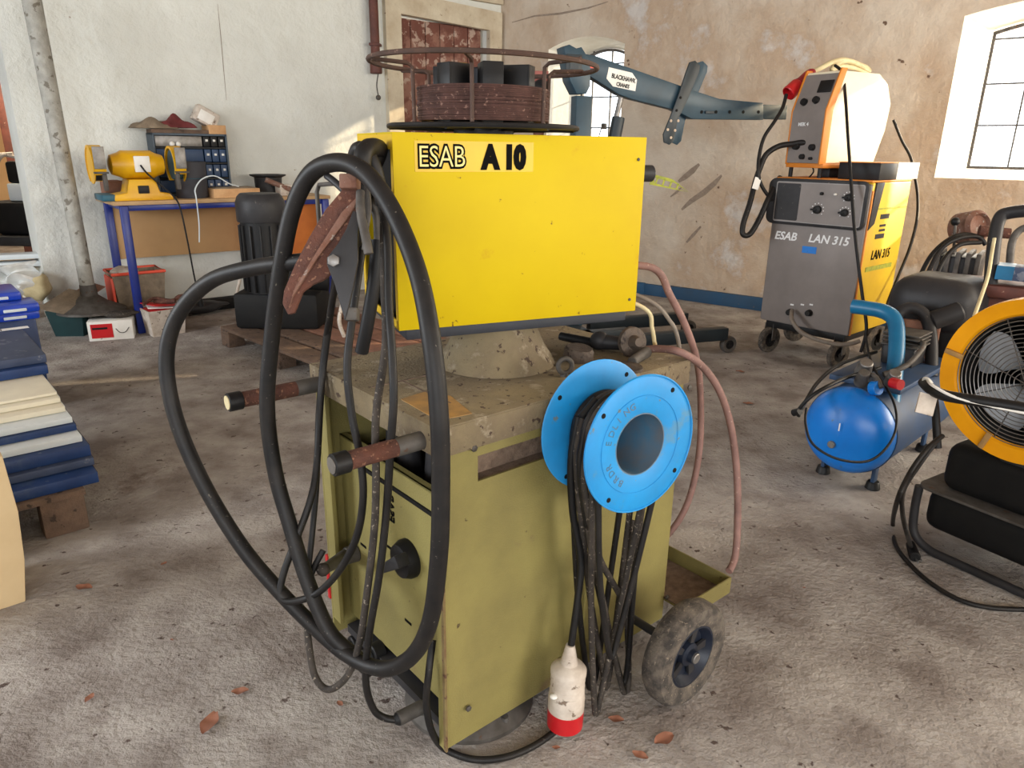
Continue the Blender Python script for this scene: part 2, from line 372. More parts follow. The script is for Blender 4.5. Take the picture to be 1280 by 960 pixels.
# left wall: door niche and an opening into the next room
ML = fmat(K, LX, (0, 0, 1), None) if False else Matrix((LX, V((0, 0, 1)), LX.cross(V((0, 0, 1))))).transposed().to_4x4(); ML.translation = K
ZS = 1 if LX.cross(V((0, 0, 1))).dot(LNI) > 0 else -1      # sign of local z that points into the room
LOP = (4.50, 7.1)
poly = [(0, 0), (.17, 0), (.17, 2.58), (1.27, 2.62), (1.27, 0), (LOP[0], 0), (LOP[0], CEIL), (0, CEIL)]
mb = MB(ML); mb.prism(poly, -ZS*.5); struct('wall_left', mb, 'plaster_white')
mb = MB(ML); mb.prism([(LOP[1], 0), (16, 0), (16, CEIL), (LOP[1], CEIL)], -ZS*.5); struct('wall_left_far', mb, 'plaster_white')
mb = MB(ML); mb.box(LOP[0], LOP[1], 2.55, CEIL, -.5 if ZS > 0 else 0, 0 if ZS > 0 else .5); struct('wall_lintel', mb, 'plaster_white')
d = MB(ML); d.box(.2, 1.24, .01, 2.59, min(-ZS*.1, -ZS*.16), max(-ZS*.1, -ZS*.16)); dr = struct('door_1', d, 'door_paint')
for k in range(6):
    q = MB(ML); x = .2+k*.173; q.box(x+.004, x+.169, .02, 2.58, min(-ZS*.1, -ZS*.085), max(-ZS*.1, -ZS*.085), .004); obj('door_board', q, 'door_paint', dr)
f = MB(ML)
za, zb = sorted((ZS*.05, -ZS*.12))
f.prism([(.03, 0), (.19, 0), (.19, 2.56), (1.25, 2.60), (1.25, 0), (1.42, 0), (1.42, 2.80), (.03, 2.74)], ZS*.06, bev=0)
struct('trim_9', f, 'frame_paint')
f = MB(ML); f.box(.0, 1.6, 2.82, CEIL, *sorted((0.0, ZS*.05)), .01); struct('trim_10', f, 'frame_paint')
WR_ = bpy.data.objects['wall_right']; WL_ = bpy.data.objects['wall_left']
def smear(par, fn, pts, w, mat='scuff'):
    P_ = [fn(a, b, .002) for a, b in pts]; q = MB(); d = (P_[-1]-P_[0]).normalized(); n = WO if par is WR_ else LO; sd = d.cross(n).normalized()
    k = len(P_); top = [p+sd*w*math.sin(math.pi*(i+.6)/(k+.2))*(.8+.2*random.random()) for i, p in enumerate(P_)]; bot = [p-sd*w*math.sin(math.pi*(i+.6)/(k+.2)) for i, p in enumerate(P_)]
    q.add(top+bot, [[i, i+1, k+i+1, k+i] for i in range(k-1)]); obj('scuff_mark', q, mat, par)
smear(WR_, RW, [(848, 227), (856, 221), (866, 213), (874, 205)], .030); smear(WR_, RW, [(852, 262), (864, 251), (880, 240), (893, 229), (902, 219)], .030); smear(WR_, RW, [(858, 303), (866, 294), (876, 283)], .018)
smear(WR_, RW, [(838, 246), (846, 240), (852, 234)], .012)
smear(WR_, RW, [(640, 28), (668, 20), (700, 17), (735, 10), (760, 2)], .010, 'scuff')
smear(WL_, LW, [(272, 5), (276, 45), (279, 80), (283, 125)], .003)
# skirting on the right wall
s = MB(MR); s.box(.02, 1.9, .0, .115, 0, .05, .004); s.box(1.9, 2.1, .0, .11, 0, .045, .004); s.box(2.1, 9, 0, .12, 0, .05, .004); struct('baseboard_right', s, 'skirting')
# walls behind the camera and the next room
b = MB(); b.box(-14, 18, -5, -4.8, 0, CEIL); struct('wall_back', b, 'plaster_white')
b = MB(); b.box(-14, -2.0, 11.6, 11.8, 0, CEIL); struct('wall_next_room', b, 'orange_wall')
b = MB(); b.box(-14, -13.8, -4.8, 11.6, 0, CEIL); struct('wall_far_left', b, 'plaster_white')
b = MB(); b.box(-2.2, -2.0, 7.5, 11.6, 0, CEIL); struct('wall_partition', b, 'plaster_white')
light('next_room_light', 'AREA', (-5.5, 8.2, 2.4), (-.1, .6, -.8), 110, (1, .84, .62), 2.0, 1.2)  # warm area lamp inside the next room, aimed down and back
# vertical brown pipe end beside the door, with the dangling wire
t = thing('brown_downpipe', 'rust-brown pipe stub running down the wall left of the door', 'pipe', K+LX*1.56+LNI*.09+V((0, 0, 2.05)))
q = MB(); o = K+LX*1.56+LNI*.09; q.cyl(o+V((0, 0, 2.07)), o+V((0, 0, CEIL)), .042, seg=18); obj('pipe', q, 'brown_pipe', t)
q = MB(); q.cyl(o+V((0, 0, 2.05)), o+V((0, 0, 2.15)), .056, seg=18, bev=.006); obj('pipe_socket', q, 'brown_pipe', t)
q = MB(); q.tube([o+V((.02, 0, 2.06)), o+V((.0, .0, 1.95)), o+V((.01, 0, 1.86))], .006); q.ball(o+V((.01, 0, 1.84)), .025, sub=2); obj('dangling_wire', q, 'steel_dull', t)
q = MB(); 
for z in (2.3, 2.75): q = MB(); q.box(o.x-.05, o.x+.05, o.y-.05, o.y+.07, z-.012, z+.012, .004); obj('pipe_clamp', q, 'brown_pipe', t)
# tall galvanised pole leaning by the pillar
p0 = LW(112, 372, .42); pt = LW(38, -8, .30); p0.z = max(p0.z, .02)
t = thing('steel_pole', 'rough grey galvanised pole rising in front of the white wall end', 'pole', V((p0.x, p0.y, 0)))
q = MB(); foot = V((p0.x, p0.y, .0)); q.cyl(p0, pt, .05, .062, seg=16); obj('pole_shaft', q, 'galv', t)
q = MB(); q.lathe(V((p0.x, p0.y, p0.z-.10)), (0, 0, 1), [(.24, 0), (.235, .015), (.12, .07), (.06, .12), (.055, .2)], 24); obj('pole_foot', q, 'steel_dull', t)
q = MB(); q.cyl(V((p0.x, p0.y, 0)), V((p0.x, p0.y, p0.z)), .04); obj('pole_stub', q, 'galv', t)
# ------------------------------------------------------------------ the olive welding power source
MA = V((.763, .646, 0)).normalized(); MBv = V((-MA.y, MA.x, 0)); MO = V((-.147, 1.346, 0)); MF = fmat(MO, MA)
LW_, BW, ZT = .815, .565, .865
def PR(px, py, off=0): return Ppl(px, py, MO-MBv*off, MBv)       # right panel plane, off = distance outwards
def PL(px, py, off=0): return Ppl(px, py, MO-MA*off, MA)         # left (front) face plane
mach = thing('welding_power_source', 'olive green welding power source on wheels carrying the yellow wire feeder', 'welding machine', MO, MA)
q = MB(MF)   # side panel with a sunken vent slot
q.prism([(0, .045), (LW_-.01, .045), (LW_-.01, .84), (0, .84)], -.006, Matrix(((1, 0, 0, 0), (0, 0, -1, 0), (0, 1, 0, 0), (0, 0, 0, 1))), holes=[[(.10, .715), (.72, .715), (.72, .775), (.10, .775)]])
obj('side_panel', q, 'olive', mach)
q = MB(MF); q.box(.10, .72, .004, .045, .705, .712); q.box(.10, .72, .04, .05, .705, .78); q.box(.095, .1, 0.004, .05, .705, .78); q.box(.72, .725, 0.004, .05, .705, .78); obj('vent_recess', q, 'dust', mach)
q = MB(MF); q.box(0, LW_-.01, BW-.006, BW, .045, .84); obj('side_panel', q, 'olive', mach)
q = MB(MF); q.box(LW_-.014, LW_-.008, .006, BW-.006, .06, .84); obj('rear_panel', q, 'olive', mach)
q = MB(MF); q.box(-.008, LW_, -.008, BW+.008, .857, ZT, .0015)
q.box(-.008, -.004, -.006, BW+.006, .80, .86, .001); q.box(-.008, LW_, -.010, -.0075, .80, .862, .0008); q.box(-.008, LW_, BW+.006, BW+.009, .80, .862, .0008)
obj('lid', q, 'olive_top', mach)
q = MB(MF); q.box(.02, .56, .30, .304, ZT, ZT+.0015); q.box(.10, .104, .10, .30, ZT, ZT+.0015); obj('lid_seam', q, 'dust', mach)
q = MB(MF); q.prism([(.02, .03), (.10, .02), (.13, .14), (.10, .20), (.03, .19)], .0012, Matrix.Translation((0, 0, ZT))); obj('sticker', q, 'sticker', mach, 'worn ochre sticker')
# corner posts and front face
for y0, y1 in ((BW-.05, BW-.007), (.006, .022)):
    q = MB(MF); q.box(.0, .012 if y0 > .1 else .03, y0, y1, .10 if y0 > .1 else .045, .80, .001); obj('corner_post', q, 'olive', mach)
q = MB(MF); q.box(.055, .06, .022, BW-.008, .095, .66); q.box(.055, .075, .022, BW-.008, .655, .66)
obj('control_panel', q, 'olive', mach)
q = MB(MF); q.box(.05, .60, .03, BW-.01, .60, .61); q.box(.40, .405, .01, BW-.01, .2, .8); obj('inner_shelf', q, 'interior_dark', mach)
q = MB(MF)
for i, (x, y, r) in enumerate(((.12, .12, .035), (.15, .22, .04), (.14, .34, .035), (.16, .44, .03))): q.cyl((x, y, .60), (x, y, .69+.02*(i % 2)), r, r*.8, 14, .004)
obj('terminal_block', q, 'charcoal', mach)
q = MB(MF); q.box(.03, .78, .03, BW-.03, .05, .075); obj('base_plate', q, 'charcoal', mach)
# push handles: two pipes through the front, towards the left
h1e = PL(262, 486, .27); h1s = PL(397, 463, 0); h2s = MO+MF.to_3x3() @ V((-.005, .055, .80)); 
def handle(y, z, L, name='push_handle'):
    q = MB(MF); q.cyl((-L, y, z), (.06, y, z), .019, seg=20); h = obj(name, q, 'rust', mach)
    q = MB(MF); q.cyl((-L-.004, y, z), (-L+.03, y, z), .0225, seg=20, bev=.002); obj('end_cap', q, 'black', h)
    q = MB(MF); q.cyl((-L-.006, y, z), (-L-.003, y, z), .017, seg=20); obj('end_plug', q, 'cable_cream' if y > .3 else 'steel', h)
    q = MB(MF); q.cyl((-.07, y, z), (-.0, y, z), .0198, seg=20); obj('sleeve', q, 'steel_dull', h)
handle(BW-.04, .822, .235); handle(.052, .822, .205)
# rotary switch
def PLf(px, py): return MF.inverted() @ PL(px, py, -.055)
k = PLf(512, 697); R3 = MF.to_3x3()
q = MB(MF); q.lathe((.055, k.y, k.z), (-1, 0, 0), [(.05, 0), (.05, .012), (.042, .03), (.03, .034), (0, .034)], 30); sw = obj('rotary_switch', q, 'black', mach)
q = MB(MF); q.prism([(-.016, -.045), (.016, -.045), (.011, .05), (0, .062), (-.011, .05)], .034, fmat((.03, k.y, k.z), (0, .6, .8), z=(-1, 0, 0), y=V((-1, 0, 0)).cross(V((0, .6, .8)))), bev=.003); obj('switch_handle', q, 'charcoal', sw)
for px, py, r in ((446, 690, .026), (478, 812, .03), (452, 800, .026)):
    p = PLf(px, py); q = MB(MF); q.cyl((.055, p.y, p.z), (.02, p.y, p.z), r, r*.92, 22, .003); s_ = obj('socket', q, 'steel_dull' if r < .03 and py < 700 else 'black', mach)
    q = MB(MF); q.cyl((.021, p.y, p.z), (.017, p.y, p.z), r*.5, seg=16); obj('socket_insert', q, 'interior_dark', s_)
p = PLf(486, 628)
TM = MF @ Matrix.Translation((.054, p.y+.01, p.z-.05)) @ Matrix(((0, 0, -1, 0), (0, -1, 0, 0), (1, 0, 0, 0), (0, 0, 0, 1)))
TM = MF @ Matrix(((0, 0, -1, .054), (0, -1, 0, p.y), (1, 0, 0, p.z-.05), (0, 0, 0, 1)))
text('lettering', 'ESAB', TM, .036, 'paint_black', mach, offset=.0006)
for px, py, s_ in ((452, 685, '⟋'), (447, 752, '⟋')): pass
for yy, zz in ((.30, .42), (.44, .36), (.22, .24)):
    q = MB(MF); q.box(.0535, .055, yy, yy+.03, zz, zz+.007); obj('marking', q, 'paint_black', mach)
q = MB(MF); q.box(-.004, .012, BW-.002, BW+.012, .16, .30, .001); obj('red_tag', q, 'red', mach, 'red plate at the far corner')
# bolts
def bolt(p, r=.008, mat='steel_dull', n=V((0, -1, 0))):
    q = MB(MF); q.lathe(p, n, [(r, 0), (r, .004), (r*.6, .006), (0, .006)], 6); obj('bolt', q, mat, mach)
for px, py in ((592, 560), (585, 885), (833, 746), (861, 484)):
    l = MF.inverted() @ PR(px, py, .006); bolt((l.x, -.009 if l.z > .8 else -.0065, l.z))
q = MB(MF); q.box(.445, .455, -.0095, -.006, .05, .80, .002); obj('panel_fold', q, 'olive', mach)
q = MB(MF); q.box(-.0015, .004, -.0085, .001, .046, .80); obj('worn_edge', q, 'edge_rust', mach, 'rust-worn vertical edge')
# rear tray
q = MB(MF); x0, x1, y0, y1, z0 = LW_-.01, LW_+.175, -.10, BW-.12, .108
q.box(x0, x1, y0, y1, z0, z0+.004); q.box(x0, x1, y0-.004, y0, z0, z0+.055); q.box(x1, x1+.004, y0-.004, y1, z0, z0+.055); q.box(x0, x1, y1, y1+.004, z0, z0+.055); tr = obj('rear_tray', q, 'olive', mach)
q = MB(MF); q.box(x0+.003, x1-.003, y0+.003, y1-.003, z0+.004, z0+.008); obj('tray_litter', q, 'dust', tr)
# axle and wheels
AX = .622; WR = .145
q = MB(MF); q.cyl((AX, -.215, WR), (AX, BW+.12, WR), .012); q.box(AX-.03, AX+.03, .02, BW-.02, .08, .15); obj('axle', q, 'charcoal', mach)
def wheel(parent, M_, x, y, z, R, w, s):
    """tyre with hub, axle along local y, s = outer side"""
    q = MB(M_); h = w/2
    q.lathe((x, y, z), (0, s, 0), [(R*.60, -h*.8), (R*.78, -h), (R*.93, -h*.9), (R, -h*.45), (R, h*.45), (R*.93, h*.9), (R*.78, h), (R*.60, h*.8), (R*.56, 0)], 40, closed=True); t = obj('tyre', q, 'tyre', parent)
    q = MB(M_); q.lathe((x, y, z), (0, s, 0), [(R*.60, -h*.7), (R*.60, h*.78), (R*.56, h*.82), (R*.52, h*.5), (R*.46, h*.1), (R*.24, h*.0), (R*.22, h*.5), (R*.13, h*.6), (R*.12, h*.95), (0, h*.95)], 32)
    hub = obj('hub', q, 'hub_navy' if R > .1 else 'black', parent)
    q = MB(M_); 
    for i in range(5):
        a = i*2*math.pi/5; d = V((math.cos(a), 0, math.sin(a))); o = V((x, y+s*h*.18, z)); n = V((0, s, 0))
        q.prism([(R*.2, -R*.05), (R*.54, -R*.09), (R*.54, R*.09), (R*.2, R*.05)], h*.22, fmat(o, d, n.cross(d), n))
    obj('spokes', q, 'charcoal', hub)
    q = MB(M_); q.cyl((x, y+s*h*.5, z), (x, y+s*h*1.15, z), R*.1, seg=16, bev=.002); obj('axle_nut', q, 'steel', hub)
wheel(mach, MF, AX, -.212, WR, WR, .070, -1)
wheel(mach, MF, AX, BW+.12, WR, WR, .075, 1)
# front caster with turntable under the near corner
cx, cy = .185, .15
q = MB(MF); q.cyl((cx, cy, .046), (cx, cy, .03), .13, .15, 36); q.cyl((cx, cy, .030), (cx, cy, .012), .15, .172, 36); q.cyl((cx, cy, .012), (cx, cy, .0), .172, .172, 36); cs = obj('base_caster', q, 'steel_dull', mach)
q = MB(MF)
for i in range(8): a = i*math.pi/4; q = MB(MF); q.cyl((cx+.150*math.cos(a), cy+.150*math.sin(a), .02), (cx+.150*math.cos(a), cy+.150*math.sin(a), .036), .009, seg=8); obj('caster_bolt', q, 'steel', cs)

# ------------------------------------------------------------------ yellow wire feeder box on its pivot
FA = V((.915, .403, 0)).normalized(); FB = V((-FA.y, FA.x, 0)); FO = V((-.251, 1.548, 0)); FF = fmat(FO, FA)
FW, FD, Z0, Z1 = .613, .335, 1.012, 1.428
feed = thing('wire_feeder', 'bright yellow boxed wire feeder lettered in black on top of the olive machine', 'wire feeder', FO+FA*.3+FB*.16+V((0, 0, ZT)), FA)
q = MB(FF); q.box(0, FW, 0, .003, Z0, Z1, .0008); q.box(0, FW, FD-.003, FD, Z0, Z1); obj('front_cover', q, 'yellow', feed)
q = MB(FF); q.box(0, FW, .003, FD-.003, Z1-.004, Z1); obj('top_cover', q, 'yellow', feed)
q = MB(FF); q.box(FW-.004, FW, .003, FD-.003, Z0, Z1-.004); obj('end_cover', q, 'yellow2', feed)
q = MB(FF); q.box(0, .004, .003, FD-.003, Z1-.034, Z1-.004); q.box(0, .004, .003, .02, Z0, Z1-.03); q.box(0, .004, FD-.02, FD-.003, Z0, Z1-.03); q.box(0, .003, .003, FD-.003, Z0, Z0+.02); obj('end_flange', q, 'yellow2', feed)
q = MB(FF); q.box(.03, .035, .003, FD-.003, Z0, Z1-.004); q.box(.0, FW-.004, .003, FD-.003, Z0, Z0+.003); obj('inner_panel', q, 'interior_dark', feed)
q = MB(FF); q.box(.02, FW-.02, .012, FD+.02, Z0-.026, Z0-.001, .002); obj('base_plate', q, 'slate', feed)
nc = V((.30, .165, 0)); NM = FF @ nc
q = MB(); q.lathe(V((NM.x, NM.y, ZT+.0015)), (0, 0, 1), [(.155, 0), (.15, .012), (.125, .05), (.105, .095), (.10, Z0-.026-ZT-.002)], 40); obj('pivot_cone', q, 'olive_top', feed)
q = MB(FF)
for x, z in ((.06, Z0+.02), (FW-.02, Z1-.05), (FW-.02, Z0+.03)): q = MB(FF); q.lathe((x, -.001, z), (0, -1, 0), [(.004, 0), (.003, .002), (0, .002)], 10); obj('screw', q, 'steel_dull', feed)
def onface(x, z, off=.0015): return FF @ Matrix(((1, 0, 0, x), (0, 0, -1, -off), (0, 1, 0, z), (0, 0, 0, 1)))
q = MB(FF); q.box(.046, .318, -.0012, -.0002, 1.350, 1.412); obj('label_plate', q, 'yellow2', feed, 'pale worn yellow label strip')
text('lettering', 'ESAB', onface(.052, 1.360, .0020), .062, 'paint_black', feed, offset=.0042, depth=.0005, sx=.80, spacing=.96)
text('lettering_inlay', 'ESAB', onface(.052, 1.360, .0030), .062, 'paint_pale', feed, offset=-.0005, depth=.0005, sx=.80, spacing=.96)
text('lettering', 'A 10', onface(.198, 1.359, .0020), .064, 'paint_black', feed, offset=.0052, depth=.0005, sx=.80)
q = MB(FF); q.cyl((FW, .035, 1.345), (FW+.045, .035, 1.345), .020, seg=18, bev=.003); obj('end_knob', q, 'charcoal', feed)

# wire carrier and coil on top
WC = V((-.075, 1.785, Z1)); 
hold = thing('wire_carrier', 'black spider disc and rusty wire hoop standing on the yellow box', 'wire holder', WC)
q = MB()
q.circle(WC+V((0, 0, .016)), (0, 0, 1), .218, .006, 8, 64)
for i in range(6):
    a = i*math.pi/3+.2; q.cyl(WC+V((0, 0, .014)), WC+V((.218*math.cos(a), .218*math.sin(a), .014)), .006, seg=8)
q.cyl(WC+V((0, 0, 0)), WC+V((0, 0, .02)), .07, seg=28); obj('base_spider', q, 'black', hold)
q = MB(); q.cyl(WC+V((0, 0, .02)), WC+V((0, 0, .142)), .052, seg=28, bev=.004); obj('hub', q, 'slate', hold)
for i in range(6):
    a = i*math.pi/3-.3; d = V((math.cos(a), math.sin(a), 0)); n = V((0, 0, 1)).cross(d)
    q = MB(); Mx = fmat(WC+d*.05-n*.02+V((0, 0, .012)), d); q.box(.0, .064, -.003, .003, 0, .136, .002, Mx); q.box(.0, .064, .037, .043, 0, .136, .002, Mx); q.box(.060, .066, -.003, .043, 0, .136, .002, Mx)
    obj('hub_arm', q, 'black', hold)
a = math.radians(222); d = V((math.cos(a), math.sin(a), 0)); q = MB(); Mx = fmat(WC+d*.08+V((0, 0, .07)), d); q.box(-.01, .035, -.016, .016, 0, .078, .003, Mx); q.box(-.03, .0, -.012, .012, .066, .08, .003, Mx); obj('hub_clip', q, 'yellow', hold, 'yellow plastic clip')
q = MB(); q.circle(WC+V((0, 0, .150)), (.02, .0, 1), .258, .0055, 8, 72); obj('guard_hoop', q, 'rust_dark', hold)
for i in range(6):
    a = i*math.pi/3+.42; d = V((math.cos(a), math.sin(a), 0))
    q = MB(); q.tube([WC+d*.258+V((0, 0, .150)), WC+d*.18+V((0, 0, .146)), WC+d*.168+V((0, 0, .138)), WC+d*.166+V((0, 0, .02))], .0045, 8, smooth=False); obj('hoop_stay', q, 'rust_dark', hold)
q = MB(); rc = .150
for j in range(5):
    for k_ in range(18):
        z = .032+.0038*k_; q.circle(WC+V((random.uniform(-.001, .001), random.uniform(-.001, .001), z)), (random.uniform(-.012, .012), random.uniform(-.012, .012), 1), rc-.004*j+random.uniform(-.0012, .0012), .0026, 5, 56) if j < 2 else None
q.lathe(WC+V((0, 0, .03)), (0, 0, 1), [(.122, 0), (rc-.006, 0), (rc-.006, .070), (.122, .070)], 56, closed=True)
one('wire_coil', q, 'rust_wire', 'coil of rusty brown welding wire wound on the black carrier', 'wire coil')
q = MB(); P_ = [PR(824, 214, .0), PR(850, 226, .0), PR(880, 241, 0)]
b0 = FF @ V((FW+.045, .035, 1.342)); dd = (rt*.9-V((0, 0, .28))).normalized(); up_ = V((0, 0, 1))
Mx = fmat(b0+V((0, 0, -.008)), dd, dd.cross(V((0, 1, 0))).normalized()*-1, V((0, 1, 0)))
for (w0, w1) in (((0, 0), (0, 1)),):
    q.prism([(0, -.008), (.0, .016), (.10, .004), (.012+.0, .009)], .004, Mx); q.prism([(0, -.010), (.006, -.003), (.06, -.006), (.10, .004), (.05, -.013)], .004, Mx)
for i in range(4): q.box(.012+i*.018, .016+i*.018, -.008, .012-i*.002, 0, .003, 0, Mx)
one('striped_blade', q, 'olive_strip', 'thin pointed yellow-green striped blade sticking out past the right end of the yellow box', 'blade')

# ------------------------------------------------------------------ hoses and cables on the left
def cable(name, pts, r, mat, label, cat='cable', group=None, seg=10, n=7):
    q = MB(); q.tube(pts, r, seg, n=n); return one(name, q, mat, label, cat, group)
hp = [(372, 216, 1.50), (462, 178, 1.46)]
pts = [Dp(*a) for a in [(468, 205, 1.52), (474, 186, 1.50), (455, 190, 1.42), (452, 240, 1.44), (448, 290, 1.46), (420, 318, 1.48), (385, 326, 1.50), (320, 334, 1.56), (262, 352, 1.62), (222, 395, 1.67), (208, 450, 1.70), (219, 520, 1.72), (252, 600, 1.73), (300, 680, 1.73), (350, 740, 1.72), (400, 790, 1.70), (440, 822, 1.66), (480, 836, 1.60), (515, 820, 1.53), (538, 775, 1.45), (549, 690, 1.38), (551, 600, 1.335), (549, 520, 1.30), (540, 430, 1.29), (522, 340, 1.31), (490, 262, 1.34), (455, 215, 1.36), (420, 203, 1.39), (388, 218, 1.43), (366, 262, 1.47), (352, 330, 1.52), (340, 420, 1.60), (334, 510, 1.66), (344, 590, 1.70), (362, 655, 1.71), (384, 725, 1.70), (412, 790, 1.68), (446, 822, 1.68), (462, 838, 1.71)]]
cable('welding_hose', pts, .0178, 'rubber', 'thick black welding hose in wide loops left of the olive machine', 'hose', seg=14, n=8)
pts = [Dp(*a) for a in [(478, 255, 1.50), (470, 215, 1.47), (458, 190, 1.46), (446, 188, 1.48), (442, 215, 1.52), (447, 260, 1.54)]]
cable('hose_bend', pts, .015, 'rubber', 'short black hose bend coming out of the open end of the yellow box', 'hose', seg=12)
GZ = 'floor'
L_ = [
 ([(474, 235, 1.50), (484, 300, 1.46), (486, 380, 1.44), (490, 440, 1.43), (492, 500, 1.43), (488, 560, 1.46), (483, 640, 1.52), (474, 720, 1.56), (462, 790, 1.60), (457, 850, 1.66), (466, 885, 1.70), (480, 897, 1.72), (498, 900, 1.72)], .0085, 'rubber', 'grey-black cable hanging beside the thick hose down to the metal plug near the floor'),
 ([(462, 240, 1.52), (450, 330, 1.49), (440, 400, 1.48), (434, 460, 1.48), (440, 520, 1.49), (450, 570, 1.50), (454, 620, 1.52), (446, 670, 1.56), (425, 712, 1.62), (396, 742, 1.68), (364, 752, 1.70), (350, 744, 1.71), (356, 712, 1.71), (372, 670, 1.71), (388, 625, 1.72), (396, 580, 1.74), (402, 480, 1.77), (412, 400, 1.72), (420, 345, 1.60), (428, 300, 1.52)], .0085, 'rubber', 'thin black cable making a low loop in front of the far corner post'),
 ([(480, 262, 1.49), (480, 350, 1.46), (482, 430, 1.45), (470, 520, 1.46), (470, 600, 1.49), (468, 660, 1.53), (459, 740, 1.58), (450, 800, 1.63), (436, 842, 1.67), (412, 862, 1.70), (394, 846, 1.71), (386, 805, 1.72), (384, 770, 1.72)], .0082, 'rubber_dusty', 'dusty cable ending in a small upturned loop below the hoses'),
 ([(424, 340, 1.56), (415, 380, 1.66), (405, 440, 1.77), (398, 520, 1.79), (396, 600, 1.77), (391, 660, 1.75), (385, 722, 1.74), (394, 706, 1.745), (404, 688, 1.75)], .0075, 'rubber', 'thin cable dropping to the grey plug beside the rotary switch'),
 ([(541, 800, 1.655), (536, 840, 1.64), (533, 880, 1.66), (540, 915, 1.69), (556, 936, GZ), (590, 949, GZ), (630, 947, GZ), (668, 932, GZ), (700, 908, GZ), (716, 885, GZ)], .0085, 'rubber', 'black cable curving over the floor around the round base'),
]
for p, r, mt, lb in L_: cable('thin_cable', [Dp(*a) if a[2] is not GZ else Pz(a[0], a[1], .0095) for a in p], r, mt, lb, group=None)
# plug of the low cable
a, b = Dp(497, 899, 1.72), Dp(530, 882, 1.76)
t = thing('cable_plug', 'grey metal cable plug hanging just above the floor under the front face', 'plug', a)
q = MB(); q.cyl(a, b, .017, seg=18, bev=.003); obj('plug_body', q, 'steel_dull', t)
q = MB(); q.cyl(a-(b-a).normalized()*.008, a, .010, .0165, seg=14); obj('plug_collar', q, 'black', t)
a, b = Dp(404, 712, 1.75), MF @ V((.02, PLf(446, 690).y, PLf(446, 690).z))
t = thing('connector', 'grey angled connector plugged in beside the corner post', 'connector', a)
q = MB(); q.cyl(a, b, .013, .02, seg=16, bev=.002); obj('connector_body', q, 'steel_dull', t)
q = MB(); q.ball(a, .017, sub=2); obj('connector_boot', q, 'rubber_dusty', t)
# bent steel hook rod
q = MB(); pts = [Dp(*k_) for k_ in [(400, 290, 1.62), (394, 235, 1.62), (398, 228, 1.62), (410, 226, 1.62), (413, 233, 1.62), (404, 330, 1.64)]]
q.tube([Dp(402, 322, 1.62), Dp(396, 240, 1.62), Dp(399, 231, 1.62), Dp(410, 230, 1.60), Dp(447, 228, 1.56)], .005, 8, smooth=False)
one('hook_rod', q, 'steel_dull', 'bent grey steel rod hook behind the rusty clamp', 'hook')
# earth clamp
CP = Dp(415, 300, 1.40); cn = fw*-1
CMx = Matrix((rt, up, cn)).transposed().to_4x4(); CMx.translation = CP
sc = 1.40/FPX
def cp(px, py): return ((px-415)*sc, (300-py)*sc)
cl = thing('earth_clamp', 'large rusty earth clamp with grey jaw hanging at the yellow box end', 'clamp', CP)
def fl(poly, n_=0): return [cp(*p) for p in poly]
q = MB(CMx); q.prism(fl([(430, 238), (448, 236), (454, 252), (450, 278), (440, 304), (424, 334), (408, 350), (392, 357), (380, 366), (370, 392), (362, 394), (355, 380), (357, 364), (370, 333), (388, 298), (408, 264)]), .012, Matrix.Translation((0, 0, .0)), bev=.003); obj('clamp_jaw', q, 'rust', cl, 'rust-brown jaw')
q = MB(CMx); q.prism(fl([(452, 246), (430, 268), (398, 318), (372, 362), (364, 388), (370, 372), (402, 322), (434, 280), (446, 262)]), .008, Matrix.Translation((0, 0, .012)), bev=.002); obj('jaw_rib', q, 'rust_grey', cl)
q = MB(CMx); q.prism(fl([(446, 268), (454, 272), (452, 300), (452, 330), (446, 362), (440, 388), (436, 402), (431, 386), (424, 360), (414, 334), (414, 326), (428, 308), (438, 290)]), .010, Matrix.Translation((0, 0, .024)), bev=.002); obj('clamp_jaw', q, 'charcoal', cl, 'dark grey jaw')
q = MB(CMx); x, y = cp(423, 330); q.lathe((x, y, .034), (0, 0, 1), [(.012, 0), (.012, .007), (.008, .009), (0, .009)], 6); obj('pivot_bolt', q, 'steel', cl)
q = MB(CMx); x, y = cp(441, 231); q.box(x-.02, x+.014, y-.014, y+.014, -.01, .03, .003); obj('clamp_screw_block', q, 'rust_grey', cl)
q = MB(CMx); q.tube([V(cp(452, 242)+(.01,)), V(cp(455, 270)+(.03,)), V(cp(462, 300)+(.04,)), V(cp(466, 322)+(.04,))], .009, 10); q.tube([V(cp(459, 236)+(0,)), V(cp(464, 262)+(.02,)), V(cp(462, 290)+(.03,)), V(cp(459, 316)+(.03,))], .005, 8); obj('clamp_grip', q, 'steel_dull', cl)
q = MB(CMx); q.tube([V(cp(430, 238)+(.0,)), V(cp(415, 224)+(-.01,)), V(cp(405, 216)+(-.02,))], .007, 10); obj('clamp_screw', q, 'charcoal', cl)
q = MB(CMx); q.box(*[v for pr in ((cp(434, 0)[0], cp(450, 0)[0]), (cp(0, 402)[1], cp(0, 386)[1])) for v in pr], .0, .03, .003); obj('cable_lug', q, 'steel_dull', cl)
# dark torch body in the box end
a, b = Dp(470, 330, 1.56), Dp(455, 440, 1.58)
t = thing('welding_torch', 'black welding torch hanging between the cables below the yellow box end', 'torch', b)
q = MB(); q.tube([Dp(472, 300, 1.54), Dp(468, 350, 1.55), Dp(460, 400, 1.57), Dp(452, 440, 1.6)], .015, 12); obj('torch_body', q, 'black', t)
q = MB(); q.tube([Dp(472, 300, 1.54), Dp(470, 270, 1.53), Dp(462, 246, 1.52)], .008, 10); obj('torch_neck', q, 'steel_dull', t)

